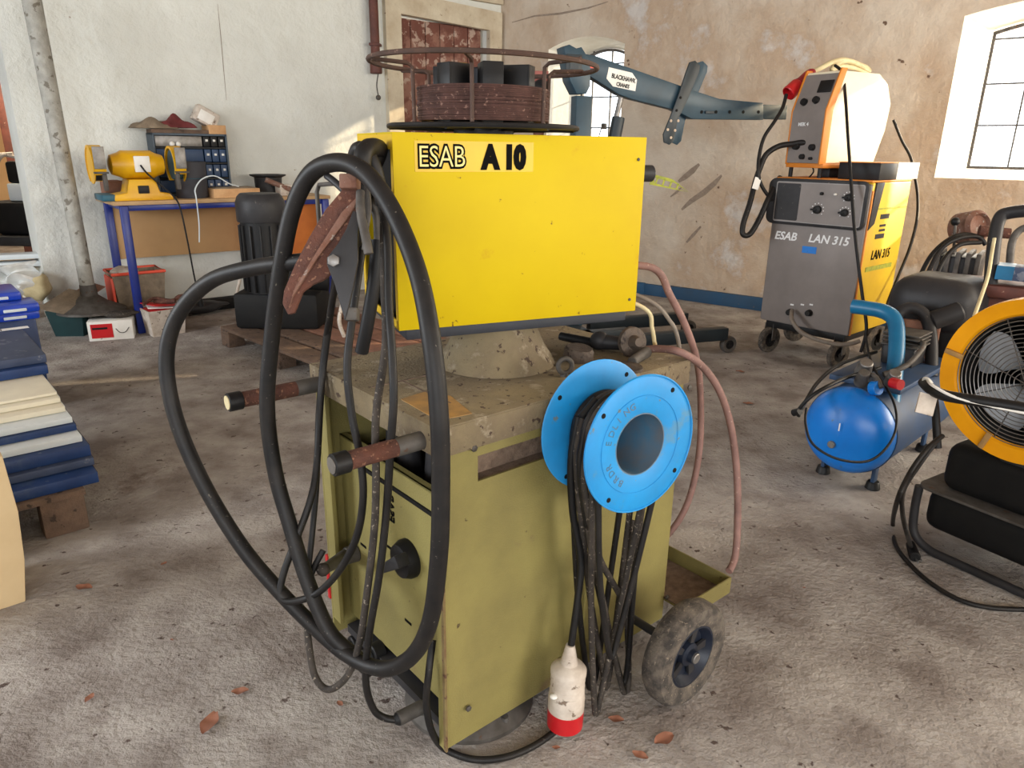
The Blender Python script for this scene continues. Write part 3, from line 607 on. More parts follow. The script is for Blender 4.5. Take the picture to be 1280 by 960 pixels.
# ------------------------------------------------------------------ right side: hoses, blue reel with mains cable, things on the lid
def TL(px, py, h=0): return Pz(px, py, ZT+h)
pts = [FF @ V((FW-.01, .18, 1.10))]+[Dp(*a) for a in [(816, 335, 2.0), (838, 370, 2.05), (858, 410, 2.12), (872, 455, 2.2), (876, 510, 2.26), (874, 565, 2.28), (864, 615, 2.28), (850, 648, 2.28), (832, 672, 2.28)]]
cable('gas_hose', pts, .0105, 'hose_pink', 'dull pink hose running from behind the yellow box down behind the olive machine', 'hose')
pts = [TL(806, 437, .012), TL(824, 436, .02), TL(850, 440, .025)]+[Dp(*a) for a in [(878, 458, 1.98), (900, 490, 2.02), (914, 535, 2.06), (921, 590, 2.1), (922, 650, 2.12), (919, 695, 2.13), (911, 714, 2.1)]]
cable('gas_hose', pts, .0105, 'hose_pink', 'dull pink hose arching from the machine lid down to the rear tray', 'hose')
for i, (p, r, mt, lb) in enumerate([
  ([FF @ V((FW-.03, .2, 1.04))]+[Dp(*a) for a in [(805, 385, 2.0), (815, 410, 2.04), (818, 428, 2.06)]]+[TL(820, 434, .006)], .006, 'cable_cream', 'short cream cable from the yellow box to the lid corner'),
  ([FF @ V((FW-.01, .24, 1.06))]+[Dp(*a) for a in [(812, 376, 2.02), (838, 402, 2.05), (846, 418, 2.06), (850, 440, 2.08)]], .006, 'cable_grey', 'thin grey cable curving down beside the pink hose')]):
    cable('thin_cable', p, r, mt, lb)
# connectors and lumps lying on the lid
def lump(name, fn, mat, label, cat): q = MB(); fn(q); one(name, q, mat, label, cat)
o = TL(722, 450, 0); lump('round_cap', lambda q: q.lathe(o, (.1, -.1, 1), [(.036, 0), (.04, .006), (.040, .028), (.034, .036), (0, .034)], 24), 'lump', 'thick dusty round metal cap lying on the lid behind the back reel disc', 'cap')
o = TL(706, 468, .004); 
def f(q): q.circle(o+V((0, 0, .022)), (.3, -1, .15), .018, .0065, 10, 28); q.cyl(o+V((0, 0, -.004)), o+V((0, 0, .008)), .012, .009, 14)
lump('eye_bolt', f, 'steel_dull', 'grey ring eye bolt lying left of the round cap', 'eye bolt')
o = TL(775, 440, .0)
def f(q): q.cyl(o+V((-.06, .03, .022)), o+V((.03, .0, .022)), .022, .018, 18, .003); q.ball(o+V((-.055, .03, .024)), .028, sub=2)
lump('torch_nozzle', f, 'charcoal', 'dark cylindrical torch fitting on the lid under the yellow box', 'fitting')
o = TL(790, 448, 0)
def f(q): q.lathe(o+V((.0, .04, .035)), (.4, -1, .25), [(.040, 0), (.043, .006), (.04, .016), (.02, .02), (.012, .045), (0, .045)], 28)
lump('flanged_valve', f, 'lump', 'dusty flanged disc valve standing on the lid right of the dark fitting', 'valve')
o = TL(786, 462, 0); lump('flat_disc', lambda q: q.lathe(o, (.05, -.1, 1), [(.034, 0), (.036, .004), (.034, .010), (0, .012)], 26), 'lump', 'flat dusty grey disc on the lid just above the reel', 'disc')
def f(q): q.cyl(TL(790, 452, .013), TL(808, 440, .013), .013, .016, 16, .002)
lump('hose_coupling', f, 'steel_dull', 'grey coupling at the start of the pink hose on the lid', 'coupling')
def f(q): q.cyl(TL(748, 430, .015), TL(700, 420, .02), .014, .012, 16, .002)
lump('black_fitting', f, 'black', 'small black fitting in the shadow under the yellow box', 'fitting')
# reel
RX = -MBv                                  # outwards
nrm = V((.55, -.83, .03)).normalized(); bc = PR(745, 531, .046); fc = bc+nrm*.150
ax_ = nrm; RR = .158; hx = V((0, 0, 1)).cross(nrm).normalized(); hz = nrm.cross(hx)
reel = thing('cable_reel', 'sky blue steel cable reel hung on the right side of the olive machine', 'cable reel', V((bc+fc)/2))
def disc(ctr, holes=True):
    q = MB(); q.lathe(ctr, nrm, [(.074, -.0015), (RR-.004, -.0015), (RR, 0), (RR-.004, .0025), (.074, .0025), (.070, 0)], 56, closed=True); return q
fd = obj('reel_flange', disc(fc), 'cyan_blue', reel)
bd = obj('reel_flange', disc(bc), 'cyan_blue', reel)
q = MB(); q.lathe(fc, ax_, [(.072, .001), (.072, -(fc-bc).length), (.069, -(fc-bc).length), (.069, .001)], 40, closed=True); obj('reel_core', q, 'cyan_inner', reel)
q = MB(); q.lathe(bc+nrm*.004, nrm, [(.075, 0), (0, 0.0005)], 30); obj('reel_back', q, 'cyan_inner', reel)
aa, bb = MB().ringframe(nrm)
for ctr, fl_, nn in ((fc, fd, 4), (bc, bd, 4)):
    for i in range(nn):
        t_ = .9+i*2*math.pi/nn; p = ctr+(aa*math.cos(t_)+bb*math.sin(t_))*(RR-.018); q = MB(); q.lathe(p+nrm*.0025, nrm, [(.006, 0), (.0055, .0008), (0, .0009)], 12); obj('rivet_hole', q, 'interior_dark', fl_)
q = MB(); q.circle(fc+nrm*.003, nrm, .112, .0012, 6, 56); q.circle(fc+nrm*.003, nrm, RR-.002, .0022, 6, 64); obj('pressed_ring', q, 'cyan_blue', fd)
# pressed letters around the flange
sx_ = MA; 
word = 'LINDEN KABELTROMMEL'
for i, ch in enumerate('BRDR. EDLING'):
    t_ = math.radians(236-i*11.5); rad = hx*math.cos(t_)+hz*math.sin(t_); tang = hz*-math.cos(t_)+hx*math.sin(t_)
    if ch == ' ' or ch == '.': continue
    Mx = fmat(fc+nrm*.0024+rad*.088-tang*.005, tang, rad, nrm); text('pressed_letter', ch, Mx, .022, 'cyan_inner', fd, depth=.0008)
# mains cable: turns on the reel and hanging strands
RC = (fc+bc)/2
def onreel(t_, r, u): return bc+nrm*u+(hx*math.cos(t_)+hz*math.sin(t_))*r
mc = thing('mains_cable', 'dusty black mains cable wound on the blue reel, hanging in long loops', 'cable', V((RC.x, RC.y, .1)))
strands = []
for i, (u_, lowpx, lowpy, dx) in enumerate([(.022, 735, 930, 22), (.048, 752, 942, 14), (.070, 776, 884, 18), (.096, 742, 952, 14), (.124, 765, 820, 22), (.084, 780, 750, 34)]):
    pts = [onreel(math.radians(a), .084+.006*(i % 3), u_) for a in range(-10+i*3, 200, 30)]
    z_ = pts[-1]; lo = PR(lowpx, lowpy, u_+.04); lo.z = max(lo.z, .035)
    s0 = z_+V((0, 0, -.10)); e0 = pts[0]+V((0, 0, -.10))
    low2 = lo+MA*.0
    wid = MA*(dx*1.5/FPX)
    full = pts+[s0, (s0+lo)/2-wid*.5, lo-wid*.5+V((0, 0, .04)), lo, lo+wid*.5+V((0, 0, .05)), (e0+lo)/2+wid*.2, e0]
    strands.append((full, i))
for full, i in strands:
    q = MB(); q.tube(full, .0078, 10, closed=True); obj('cable_loop', q, 'rubber_dusty' if i % 2 else 'rubber', mc)
q = MB(); q.tube([onreel(math.radians(150), .090, .03), onreel(math.radians(190), .096, .03)+V((0, 0, -.04)), PR(716, 640, .07), PR(726, 700, .09), PR(722, 750, .10), PR(714, 806, .105)], .0088, 12); obj('cable_tail', q, 'black', mc)
q = MB(); q.tube([PR(735, 660, .12), PR(742, 700, .125), PR(758, 770, .125), PR(768, 820, .12), PR(780, 866, .11), PR(786, 850, .11), PR(784, 780, .10), PR(783, 700, .10), PR(790, 650, .09)], .0075, 10); obj('cable_loop', q, 'rubber_dusty', mc)
q = MB(); q.tube([onreel(math.radians(118), .096, .05), onreel(math.radians(150), .10, .05)], .009, 12); obj('cable_end', q, 'black', mc)
# CEE plug
a = PR(713, 806, .105); dn = V((0, 0, -1)); axp = (PR(704, 930, .105)-a).normalized()
t = thing('mains_plug', 'white and red five-pin industrial plug hanging below the blue reel', 'plug', a+axp*.2)
k_ = 1.0
q = MB(); q.lathe(a, axp, [(0.0108, 0.0000), (0.0140, 0.0146), (0.0216, 0.0512), (0.0389, 0.0610), (0.0443, 0.0683), (0.0443, 0.0805), (0.0410, 0.0830), (0.0432, 0.0952), (0.0400, 0.0976), (0.0432, 0.1122), (0.0410, 0.1147), (0.0437, 0.1293), (0.0421, 0.1318), (0.0454, 0.1464), (0.0454, 0.1830)], 36); obj('plug_body', q, 'white_dirty', t)
q = MB(); q.lathe(a, axp, [(0.0454, 0.1830), (0.0448, 0.2318), (0.0400, 0.2355), (0.0389, 0.2074), (0.0000, 0.2074)], 36); obj('plug_shroud', q, 'red', t)
q = MB(); q.ball(a+axp*.125-MA*.046, .010, (1, 1, .6), 2); obj('plug_catch', q, 'white', t)
q = MB(); q.cyl(a+axp*.212, a+axp*.228, .004, seg=8)
for i in range(4): q.cyl(a+axp*.212+MA*.018*math.cos(i*1.57)+MBv*.018*math.sin(i*1.57), a+axp*.228+MA*.018*math.cos(i*1.57)+MBv*.018*math.sin(i*1.57), .004, seg=8)
obj('plug_pins', q, 'steel', t)
# ------------------------------------------------------------------ helpers for frames
def inF(F, px, py, axis='y', off=0):
    F3 = F.to_3x3(); ax = {'x': V((1, 0, 0)), 'y': V((0, 1, 0)), 'z': V((0, 0, 1))}[axis]
    return F.inverted() @ Ppl(px, py, F @ (ax*off), F3 @ ax)
def XZ(F, y): return Matrix(((1, 0, 0, 0), (0, 0, -1, y), (0, 1, 0, 0), (0, 0, 0, 1)))      # local x,z -> extrude towards -y
def YZ(F, x): return Matrix(((0, 0, 1, x), (1, 0, 0, 0), (0, 1, 0, 0), (0, 0, 0, 1)))
def pxp(F, pts, off=0): return [(lambda p: (p.x, p.z))(inF(F, a, b, 'y', off)) for a, b in pts]
def wheelset(parent, F, x, y, z, R, w, mat='tyre', hub='steel_dull'):
    q = MB(F); q.lathe((x, y-w/2, z), (0, 1, 0), [(R*.55, .002), (R*.9, 0), (R, w*.2), (R, w*.8), (R*.9, w), (R*.55, w-.002)], 28, closed=True); t = obj('wheel', q, mat, parent)
    q = MB(F); q.lathe((x, y-w/2, z), (0, 1, 0), [(0, .004), (R*.2, 0), (R*.22, .008), (R*.5, .010), (R*.56, .003), (R*.56, w-.003), (R*.22, w-.01), (0, w-.004)], 24); obj('wheel_hub', q, hub, t)
    return t
# ------------------------------------------------------------------ workshop crane
CF = fmat(V((.42, 4.95, 0)), (.94, .34, 0))
cr = thing('workshop_crane', 'dark teal folding workshop crane with its perforated boom stretched before the tan wall', 'crane', V((.42, 4.95, 0)), (.94, .34, 0))
def cz(px, py, off=0): return inF(CF, px, py, 'y', off)
q = MB(CF); q.box(-.055, .055, -.045, .045, .10, 1.72, .006); obj('mast', q, 'crane', cr)
q = MB(CF); q.prism(pxp(CF, [(700, 60), (707, 57), (716, 62), (722, 60), (733, 78), (733, 108), (728, 118), (716, 118), (708, 102), (704, 80)]), .12, XZ(CF, .06), bev=.004); hd = obj('mast_head', q, 'crane', cr)
q = MB(CF); p = cz(717, 80, -.06); q.box(p.x-.055, p.x+.055, -.068, -.06, p.z-.055, p.z+.055, .003); q.box(p.x-.03, p.x+.03, -.072, -.066, p.z-.03, p.z+.03); obj('head_socket', q, 'crane_dark', hd)
q = MB(CF); q.prism(pxp(CF, [(714, 66), (740, 70), (868, 115), (896, 124), (950, 129), (950, 150), (862, 149), (838, 137), (786, 124), (770, 118), (738, 98), (722, 88)]), .07, XZ(CF, .035), bev=.003); bo = obj('boom', q, 'crane', cr)
q = MB(CF); a = cz(945, 140); b = cz(981, 139); q.box(a.x-.45, b.x, -.026, .026, a.z-.045, a.z+.05, .004); obj('boom_extension', q, 'crane', bo)
for px in (877, 895, 912, 929, 948):
    p = cz(px, 140, -.036); q = MB(CF); q.cyl((p.x, -.034, p.z), (p.x, -.038, p.z), .011, seg=14); obj('pin_hole', q, 'interior_dark', bo)
p = cz(889, 140, -.036); q = MB(CF); q.box(p.x-.05, p.x+.02, -.046, -.036, p.z-.012, p.z+.006, .002); obj('locking_pin', q, 'crane_dark', bo)
lab = pxp(CF, [(761, 84), (790, 91), (796, 100), (794, 114), (766, 108), (758, 98)], -.036)
q = MB(CF); q.prism(lab, .002, XZ(CF, -.036)); pl = obj('maker_plate', q, 'white', bo, 'white maker plate')
x_ = V((lab[1][0]-lab[0][0], 0, lab[1][1]-lab[0][1])).normalized(); y_ = V((-x_.z, 0, x_.x)); z_ = x_.cross(y_)
def crt(px, py): p = cz(px, py, -.038); m_ = Matrix((x_, y_, z_)).transposed().to_4x4(); m_.translation = p+V((0, -.001, 0)); return CF @ m_
text('lettering', 'BLACKHAWK', crt(764, 97), .038, 'paint_black', pl, offset=.001, depth=.0006, sx=.75); text('lettering', 'CRANES', crt(770, 107), .032, 'paint_black', pl, offset=.001, depth=.0006, sx=.8)
q = MB(CF); a = cz(734, 81, -.036); q.box(a.x, a.x+.055, -.038, -.036, a.z-.018, a.z+.0, 0); obj('red_sticker', q, 'red_plastic', bo, 'small red sticker')
for o_ in (-.05, .035):
    q = MB(CF); dx = 0 if o_ < 0 else .06
    P_ = pxp(CF, [(861, 78), (868, 76), (874, 82), (873, 90), (857, 128), (846, 150), (841, 176), (836, 181), (829, 178), (828, 168), (840, 138), (848, 116), (856, 92)], o_)
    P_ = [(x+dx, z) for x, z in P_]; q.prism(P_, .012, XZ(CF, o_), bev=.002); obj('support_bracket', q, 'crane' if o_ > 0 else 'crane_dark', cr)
for px, py in ((839, 151), (848, 151), (835, 162), (844, 163), (839, 172), (846, 138), (851, 122)):
    p = cz(px, py, -.065); q = MB(CF); q.cyl((p.x, -.062, p.z), (p.x, -.0645, p.z), .009, seg=12); obj('bracket_hole', q, 'plaster_tan' if py > 140 else 'interior_dark', cr)
a = cz(776, 122); b = cz(768, 172); 
q = MB(CF); q.cyl((a.x, 0, a.z), (b.x-.02, 0, b.z), .018, seg=14); ram = obj('ram_rod', q, 'steel', cr)
q = MB(CF); q.cyl((a.x-.008, 0, a.z-.12), (-.0+.10, 0, .55), .042, .045, 18, .004); obj('ram_cylinder', q, 'crane_dark', cr)
q = MB(CF); q.box(-.1, .12, -.06, .06, .48, .60, .01); obj('pump_bracket', q, 'crane', cr)
q = MB(CF); q.box(-.35, .30, -.30, -.22, .16, .24, .006); q.box(-.35, .30, .22, .30, .16, .24, .006); q.box(-.15, .02, -.30, .30, .16, .24, .006); obj('base_frame', q, 'crane_dark', cr)
for y_0, nm in ((-.26, 'leg'), (.26, 'leg')):
    q = MB(CF); q.box(.25, 1.10, y_0-.035, y_0+.035, .10, .19, .006); lg = obj('leg', q, 'crane_dark', cr)
    wheelset(lg, CF, 1.13, y_0, .062, .062, .05, 'steel_dull', 'black')
    q = MB(CF); q.cyl((-.33, y_0-.02, .07), (-.33, y_0+.02, .07), .07, seg=20); q.box(-.35, -.31, y_0-.03, y_0+.03, .07, .18, .003); obj('caster', q, 'steel_dull', cr)
# dark exhaust/flue pipe with round cap seen behind the wire coil
o_ = PY(673, 170, 5.6); t = thing('capped_pipe', 'brown upright pipe with black round cap between wire coil and arched window', 'pipe', V((o_.x, 5.6, 0)))
q = MB(); q.cyl((o_.x, 5.6, 0), (o_.x, 5.6, 1.66), .040, seg=18); obj('pipe', q, 'olive_strip' if False else 'brown_pipe', t)
pc = PY(677, 110, 5.55); q = MB(); q.lathe((pc.x, 5.6, pc.z), (-.2, -1, .2), [(.055, 0), (.06, .03), (.045, .06), (0, .065)], 22); obj('pipe_cap', q, 'black', t)
q = MB(); q.box(pc.x-.10, pc.x+.05, 5.62, 5.66, pc.z+.05, pc.z+.12, .004); obj('red_bracket', q, 'pinkish', t, 'faded red bracket')

# ------------------------------------------------------------------ grey and yellow welder with its feeder
LF = fmat(V((1.79, 5.12, 0)), (.66, -.75, 0)); LWd, LD, LZ0, LZ1 = .645, .60, .245, 1.225
wel = thing('welding_cabinet', 'grey fronted yellow sided welder on castors lettered in white near the right window', 'welding machine', V((1.79, 5.12, 0)), (.66, -.75, 0))
q = MB(LF); q.box(0, LWd, 0, .02, LZ0, LZ1-.01, .012); fp = obj('front_panel', q, 'grey_panel', wel)
q = MB(LF); q.box(.0, LWd-.0, .02, LD, LZ0, LZ1, .01); obj('side_cover', q, 'yellow2', wel)
q = MB(LF); q.box(.0, LWd, .0, LD, LZ1, LZ1+.012, .004); obj('top_plate', q, 'orange', wel)
q = MB(LF); q.prism(rrect(-.035, LWd+.0, .93, 1.232, .05), .03, XZ(LF, -.0), bev=.006); bz = obj('control_bezel', q, 'charcoal', wel)
q = MB(LF); q.prism(rrect(.03, LWd-.03, .955, 1.205, .012), .004, XZ(LF, -.030)); cp_ = obj('control_plate', q, 'grey_panel', bz)
q = MB(LF); q.prism(rrect(.033, .20, .96, 1.20, .01), .0015, XZ(LF, -.034)); obj('plate_label', q, 'charcoal', bz, 'dark label area')
q = MB(LF); q.prism(rrect(.024, LWd-.024, .949, 1.211, .014), .003, XZ(LF, -.029), holes=[rrect(.032, LWd-.032, .957, 1.203, .012)]); obj('bezel_line', q, 'grey_light', bz)
for px, py, r in ((1022, 262, .028), (1056, 266, .024), (1061, 247, .024), (1028, 242, .010), (1045, 243, .008)):
    p = inF(LF, px, py, 'y', -.034); q = MB(LF); q.lathe((p.x, -.034, p.z), (0, -1, 0), [(r, 0), (r*.9, .02), (r*.5, .024), (0, .024)], 20); kb = obj('control_knob', q, 'black' if r > .009 else 'white', wel)
    if r > .02:
        q = MB(LF); q.box(p.x-r*1.3, p.x+r*.2, -.066, -.054, p.z-.006, p.z+.006, .002, seg=1); obj('knob_pointer', q, 'black', kb)
        q = MB(LF)
        for i in range(9): a = math.radians(-40+i*32); q.box(p.x+math.cos(a)*r*1.45-.003, p.x+math.cos(a)*r*1.45+.003, -.036, -.0345, p.z+math.sin(a)*r*1.45-.003, p.z+math.sin(a)*r*1.45+.003)
        obj('knob_scale', q, 'paint_white', kb)
def lanface(x, z, y=-.002): return LF @ Matrix(((1, 0, 0, x), (0, 0, -1, y), (0, 1, 0, z), (0, 0, 0, 1)))
p = inF(LF, 968, 298); text('lettering', 'ESAB', lanface(p.x, p.z), .075, 'paint_white', wel, offset=.0018, shear=.2, depth=.001, sx=.98)
p = inF(LF, 1010, 302); text('lettering', 'LAN 315', lanface(p.x, p.z), .075, 'paint_white', wel, offset=.0018, shear=.2, depth=.001, sx=.98)
p = inF(LF, 1003, 310); q = MB(LF); q.box(p.x, p.x+.10, -.0025, 0, p.z-.03, p.z+.015); obj('blue_sticker', q, 'comp_blue', wel, 'small blue sticker')
# yellow side with markings (side plane x = LWd)
def side(px, py, x=LWd+.002): return inF(LF, px, py, 'x', x)
SM = lambda y, z, x=LWd+.002: LF @ Matrix(((0, 0, 1, x), (1, 0, 0, y), (0, 1, 0, z), (0, 0, 0, 1)))
p = side(1088, 325); text('lettering', 'LAN 315', SM(p.y, p.z), .085, 'paint_black', wel, offset=.001, shear=.15, depth=.001, sx=.9)
a, b = side(1094, 297), side(1106, 280); y0_, y1_ = a.y, a.y+.13
q = MB(LF); q.box(LWd, LWd+.003, y0_, y1_, a.z-.01, a.z+.02); q.box(LWd, LWd+.003, y0_+.03, y1_+.03, a.z+.115, a.z+.145); q.box(LWd, LWd+.003, y0_+.04, y1_-.0, a.z+.035, a.z+.05); q.box(LWd, LWd+.003, y0_+.04, y1_-.0, a.z+.065, a.z+.08); obj('side_logo', q, 'charcoal', wel)
q = MB(LF); q.box(LWd, LWd+.003, .10, .50, .66, .69); obj('side_stripe', q, 'olive_strip', wel); q = MB(LF); q.box(LWd, LWd+.004, .06, .58, 1.055, 1.065); obj('side_stripe', q, 'olive_strip', wel)
q = MB(LF); q.box(LWd-.01, LWd+.006, .018, .035, LZ0, LZ1-.05, .003); obj('side_edge', q, 'orange', wel)
q = MB(LF); q.prism([(.02, .93), (.10, .97), (.16, 1.225), (.05, 1.225)], .02, YZ(LF, LWd-.008), bev=.004); obj('corner_bezel', q, 'charcoal', wel)
# output sockets and lower cable
for px, py in ((988, 390), (1012, 391)):
    p = inF(LF, px, py); q = MB(LF); q.cyl((p.x, 0, p.z), (p.x, -.035, p.z), .024, .02, 16, .003); obj('output_socket', q, 'black', wel)
for px in (990, 1003, 1014):
    p = inF(LF, px, 381); q = MB(LF); q.box(p.x-.012, p.x+.012, -.002, 0, p.z-.004, p.z+.006); obj('socket_marking', q, 'paint_white', wel)
# castors / wheels
q = MB(LF); q.box(.03, LWd-.03, .04, LD-.02, .19, .25, .006); ch = obj('chassis', q, 'black', wel)
for x, y, R in ((.06, .06, .095), (LWd-.07, .06, .095), (.02, LD-.08, .12), (LWd-.02, LD-.08, .12)):
    q = MB(LF); q.box(x-.035, x-.028, y-.02, y+.03, R, .22, .002); q.box(x+.028, x+.035, y-.02, y+.03, R, .22, .002); 
    cf = obj('castor_fork', q, 'steel_dull', wel)
    FX = LF @ Matrix.Translation((x, y, 0)) @ Matrix.Rotation(math.radians(75), 4, 'Z')
    wheelset(cf, FX, 0, 0, R, R, .04, 'tyre', 'black')
# feeder on top
GF = fmat(V((1.79, 5.12, 0)), (.5, -.866, 0))
wf2 = thing('wire_feeder', 'white sided wire feeder with grey sloping front and orange edges on the grey welder', 'wire feeder', GF @ V((.1, .4, LZ1+.012)), (.5, -.866, 0))
gx0, gx1 = -.02, .255
prof = [(.10, 1.33), (.10, 1.66), (.19, 1.90), (.58, 1.90), (.68, 1.84), (.745, 1.72), (.73, 1.55), (.66, 1.34)]
q = MB(GF); q.prism(prof, gx1-gx0-.016, YZ(GF, gx0+.008), bev=.004); obj('side_cover', q, 'cream_white', wf2)
for xx in (gx0, gx1-.010):
    q = MB(GF); q.prism([(.085, 1.32), (.085, 1.66), (.18, 1.915), (.235, 1.915), (.15, 1.66), (.15, 1.32)], .012, YZ(GF, xx), bev=.002); obj('edge_trim', q, 'orange', wf2)
q = MB(GF); q.prism([(.086, 1.33), (.086, 1.655), (.176, 1.885), (.20, 1.885), (.11, 1.655), (.11, 1.33)], gx1-gx0-.02, YZ(GF, gx0+.010)); obj('front_panel', q, 'grey_panel', wf2)
q = MB(GF); q.box(gx0-.005, gx1+.02, .10, .74, 1.30, 1.33, .004); obj('base_tray', q, 'orange', wf2)
sl = math.atan2(.09, .25); FS = GF @ Matrix.Translation((0, .086, 1.655)) @ Matrix.Rotation(-sl, 4, 'X')
q = MB(FS); q.box(.13, .235, -.006, 0, .12, .20, .003); obj('meter_display', q, 'black', wf2)
for x, z in ((.06, .06), (.15, .07)):
    q = MB(FS); q.lathe((x, 0, z), (0, -1, 0), [(.024, 0), (.022, .02), (0, .022)], 18); kk = obj('dial', q, 'black', wf2)
text('lettering', 'MEK 4', GF @ Matrix(((1, 0, 0, .05), (0, 0, -1, .084), (0, 1, 0, 1.565), (0, 0, 0, 1))), .03, 'paint_white', wf2, offset=.001, depth=.0006)
for x, z, r in ((.19, 1.43, .022), (.12, 1.37, .018), (.19, 1.36, .010), (.06, 1.44, .028)):
    q = MB(GF); q.cyl((x, .086, z), (x, .06, z), r, r*.9, 16, .002); obj('socket', q, 'black', wf2)
q = MB(GF)
for x in (gx0+.02, gx1-.02): q = MB(GF); q.cyl((x, .13, LZ1+.012), (x, .13, 1.30), .014, seg=12); obj('foot', q, 'black', wf2)
q = MB(GF); q.box(gx0+.1, gx0+.2, .3, .5, LZ1+.012, 1.30, .01); obj('swivel_post', q, 'charcoal', wf2)
# box lying on the welder behind the feeder
a = LF @ V((LWd-.02, .30, LZ1+.012))
bx = thing('parts_box', 'black box with grey and white end standing on the yellow welder beside the white feeder', 'box', a)
q = MB(LF); q.box(.38, LWd-.0, .08, .34, LZ1+.013, LZ1+.115, .004); obj('box_body', q, 'black', bx)
q = MB(LF); q.box(.38, LWd+.002, .34, .68, LZ1+.013, LZ1+.118, .004); obj('box_end', q, 'white', bx)
q = MB(LF); q.box(.38, LWd+.001, .07, .345, LZ1+.1155, LZ1+.12); obj('box_lid', q, 'orange', bx)
# bundled cream cable with dark red plug on the feeder
FCP = Dp(1012, 93, 4.95)
t = thing('mains_plug', 'dark red industrial plug leaning over the sloping front of the white feeder', 'plug', FCP)
a, b = Dp(1017, 89, 4.93), Dp(981, 121, 4.90); ax0 = (b-a).normalized()
q = MB(); q.lathe(a, ax0, [(.02, 0), (.032, .02), (.038, .05), (.038, .13), (.041, .135), (.041, .15)], 24); obj('plug_body', q, 'dark_red', t)
q = MB(); q.lathe(a, ax0, [(.043, .15), (.05, .16), (.05, .245), (.045, .25), (.044, .2), (0, .2)], 26); obj('plug_shroud', q, 'red', t)
q = MB()
pts = [Dp(*k) for k in [(1017, 90, 4.93), (1028, 84, 4.93), (1042, 77, 4.95), (1056, 75, 5.0), (1070, 80, 5.1), (1082, 84, 5.2), (1086, 89, 5.22), (1076, 82, 5.12), (1060, 76, 5.02), (1046, 80, 4.98), (1040, 87, 4.98), (1052, 83, 5.02), (1072, 86, 5.14), (1084, 93, 5.22)]]
q.tube(pts, .017, 10); one('coiled_cable', q, 'cable_cream', 'cream cable bundled on top of the white feeder', 'cable')
for i, (pp, r, mt, lb) in enumerate([
  ([(1044, 82, 4.80), (1053, 92, 4.70), (1057, 125, 4.60), (1060, 170, 4.52), (1064, 230, 4.46), (1068, 285, 4.42), (1073, 330, 4.4), (1078, 370, 4.4), (1083, 411, 4.4), (1076, 440, 4.45)], .010, 'black', 'thin black cable hanging in front of the white feeder and yellow side'),
  ([(1117, 150, 5.25), (1127, 175, 5.3), (1138, 196, 5.32), (1143, 218, 5.3), (1147, 245, 5.2), (1146, 275, 5.1), (1137, 310, 5.0), (1125, 340, 4.95), (1112, 372, 4.9), (1104, 395, 4.85)], .010, 'black', 'dark cable hanging along the right edge of the yellow side'),
  ([(1022, 203, 4.9), (1010, 180, 4.80), (990, 180, 4.84), (973, 183, 4.86), (958, 193, 4.87), (950, 210, 4.88), (944, 228, 4.9), (937, 255, 4.9), (929, 280, 4.9), (929, 293, 4.9), (938, 292, 4.9), (950, 272, 4.9), (962, 245, 4.9), (975, 222, 5.0)], .019, 'rubber', 'thick black torch lead looping off the left of the grey welder'),
  ([(983, 118, 4.88), (978, 135, 4.88), (968, 152, 4.86), (955, 172, 4.86), (949, 195, 4.86), (948, 215, 4.86), (952, 232, 4.88), (962, 247, 4.92), (968, 252, 5.0)], .012, 'rubber', 'thin black lead falling from the dark red plug'),
  ([(990, 388, 4.98), (990, 400, 4.9), (1000, 414, 4.85), (1020, 424, 4.8), (1045, 430, 4.75), (1062, 430, 4.72), (1075, 426, 4.7)], .014, 'cable_grey', 'grey earth lead drooping from the sockets of the grey welder')]):
    cable('hanging_cable', [Dp(*k) for k in pp], r, mt, lb)
q = MB(); 
Mx = Matrix((rt, up, -fw)).transposed().to_4x4(); Mx.translation = Dp(945, 230, 4.86); q.box(-.018, .024, -.035, .045, -.002, .002, 0, Mx @ Matrix.Rotation(-.3, 4, 'Z')); one('paper_tag', q, 'white', 'white paper tag on the black lead left of the grey welder', 'tag')
q = MB(); q.tube([Dp(*k) for k in [(1013, 204, 4.86), (1017, 214, 4.84), (1011, 222, 4.9)]], .005); one('feeder_hook', q, 'black', 'small black hook hanging under the white feeder', 'hook')

# ------------------------------------------------------------------ compressor
KX = V((.72, .69, 0)).normalized(); KC = V((1.44, 2.88, 0)); KF = fmat(KC, KX); TZ, TR = .262, .19
comp = thing('air_compressor', 'blue horizontal tank air compressor with teal tube handle on the floor', 'compressor', KC, KX)
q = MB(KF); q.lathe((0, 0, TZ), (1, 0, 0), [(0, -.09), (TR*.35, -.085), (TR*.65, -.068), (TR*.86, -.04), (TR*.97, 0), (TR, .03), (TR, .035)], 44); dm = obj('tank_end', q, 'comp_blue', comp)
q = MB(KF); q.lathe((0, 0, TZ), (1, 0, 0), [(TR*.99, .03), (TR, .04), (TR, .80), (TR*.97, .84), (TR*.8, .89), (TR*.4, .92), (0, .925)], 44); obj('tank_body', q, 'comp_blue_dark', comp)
q = MB(KF); q.circle((.034, 0, TZ), (1, 0, 0), TR+.001, .003, 6, 48); obj('weld_seam', q, 'comp_blue_dark', dm)
q = MB(KF); q.cyl((-.085, .02, TZ-.04), (-.10, .02, TZ-.04), .016, seg=18, bev=.002); obj('drain_plug', q, 'steel', dm)
text('lettering', '1', KF @ Matrix(((0, 0, -1, -.098), (-1, 0, 0, .01), (0, 1, 0, TZ+.03), (0, 0, 0, 1))), .05, 'paint_white', dm, depth=.0006)
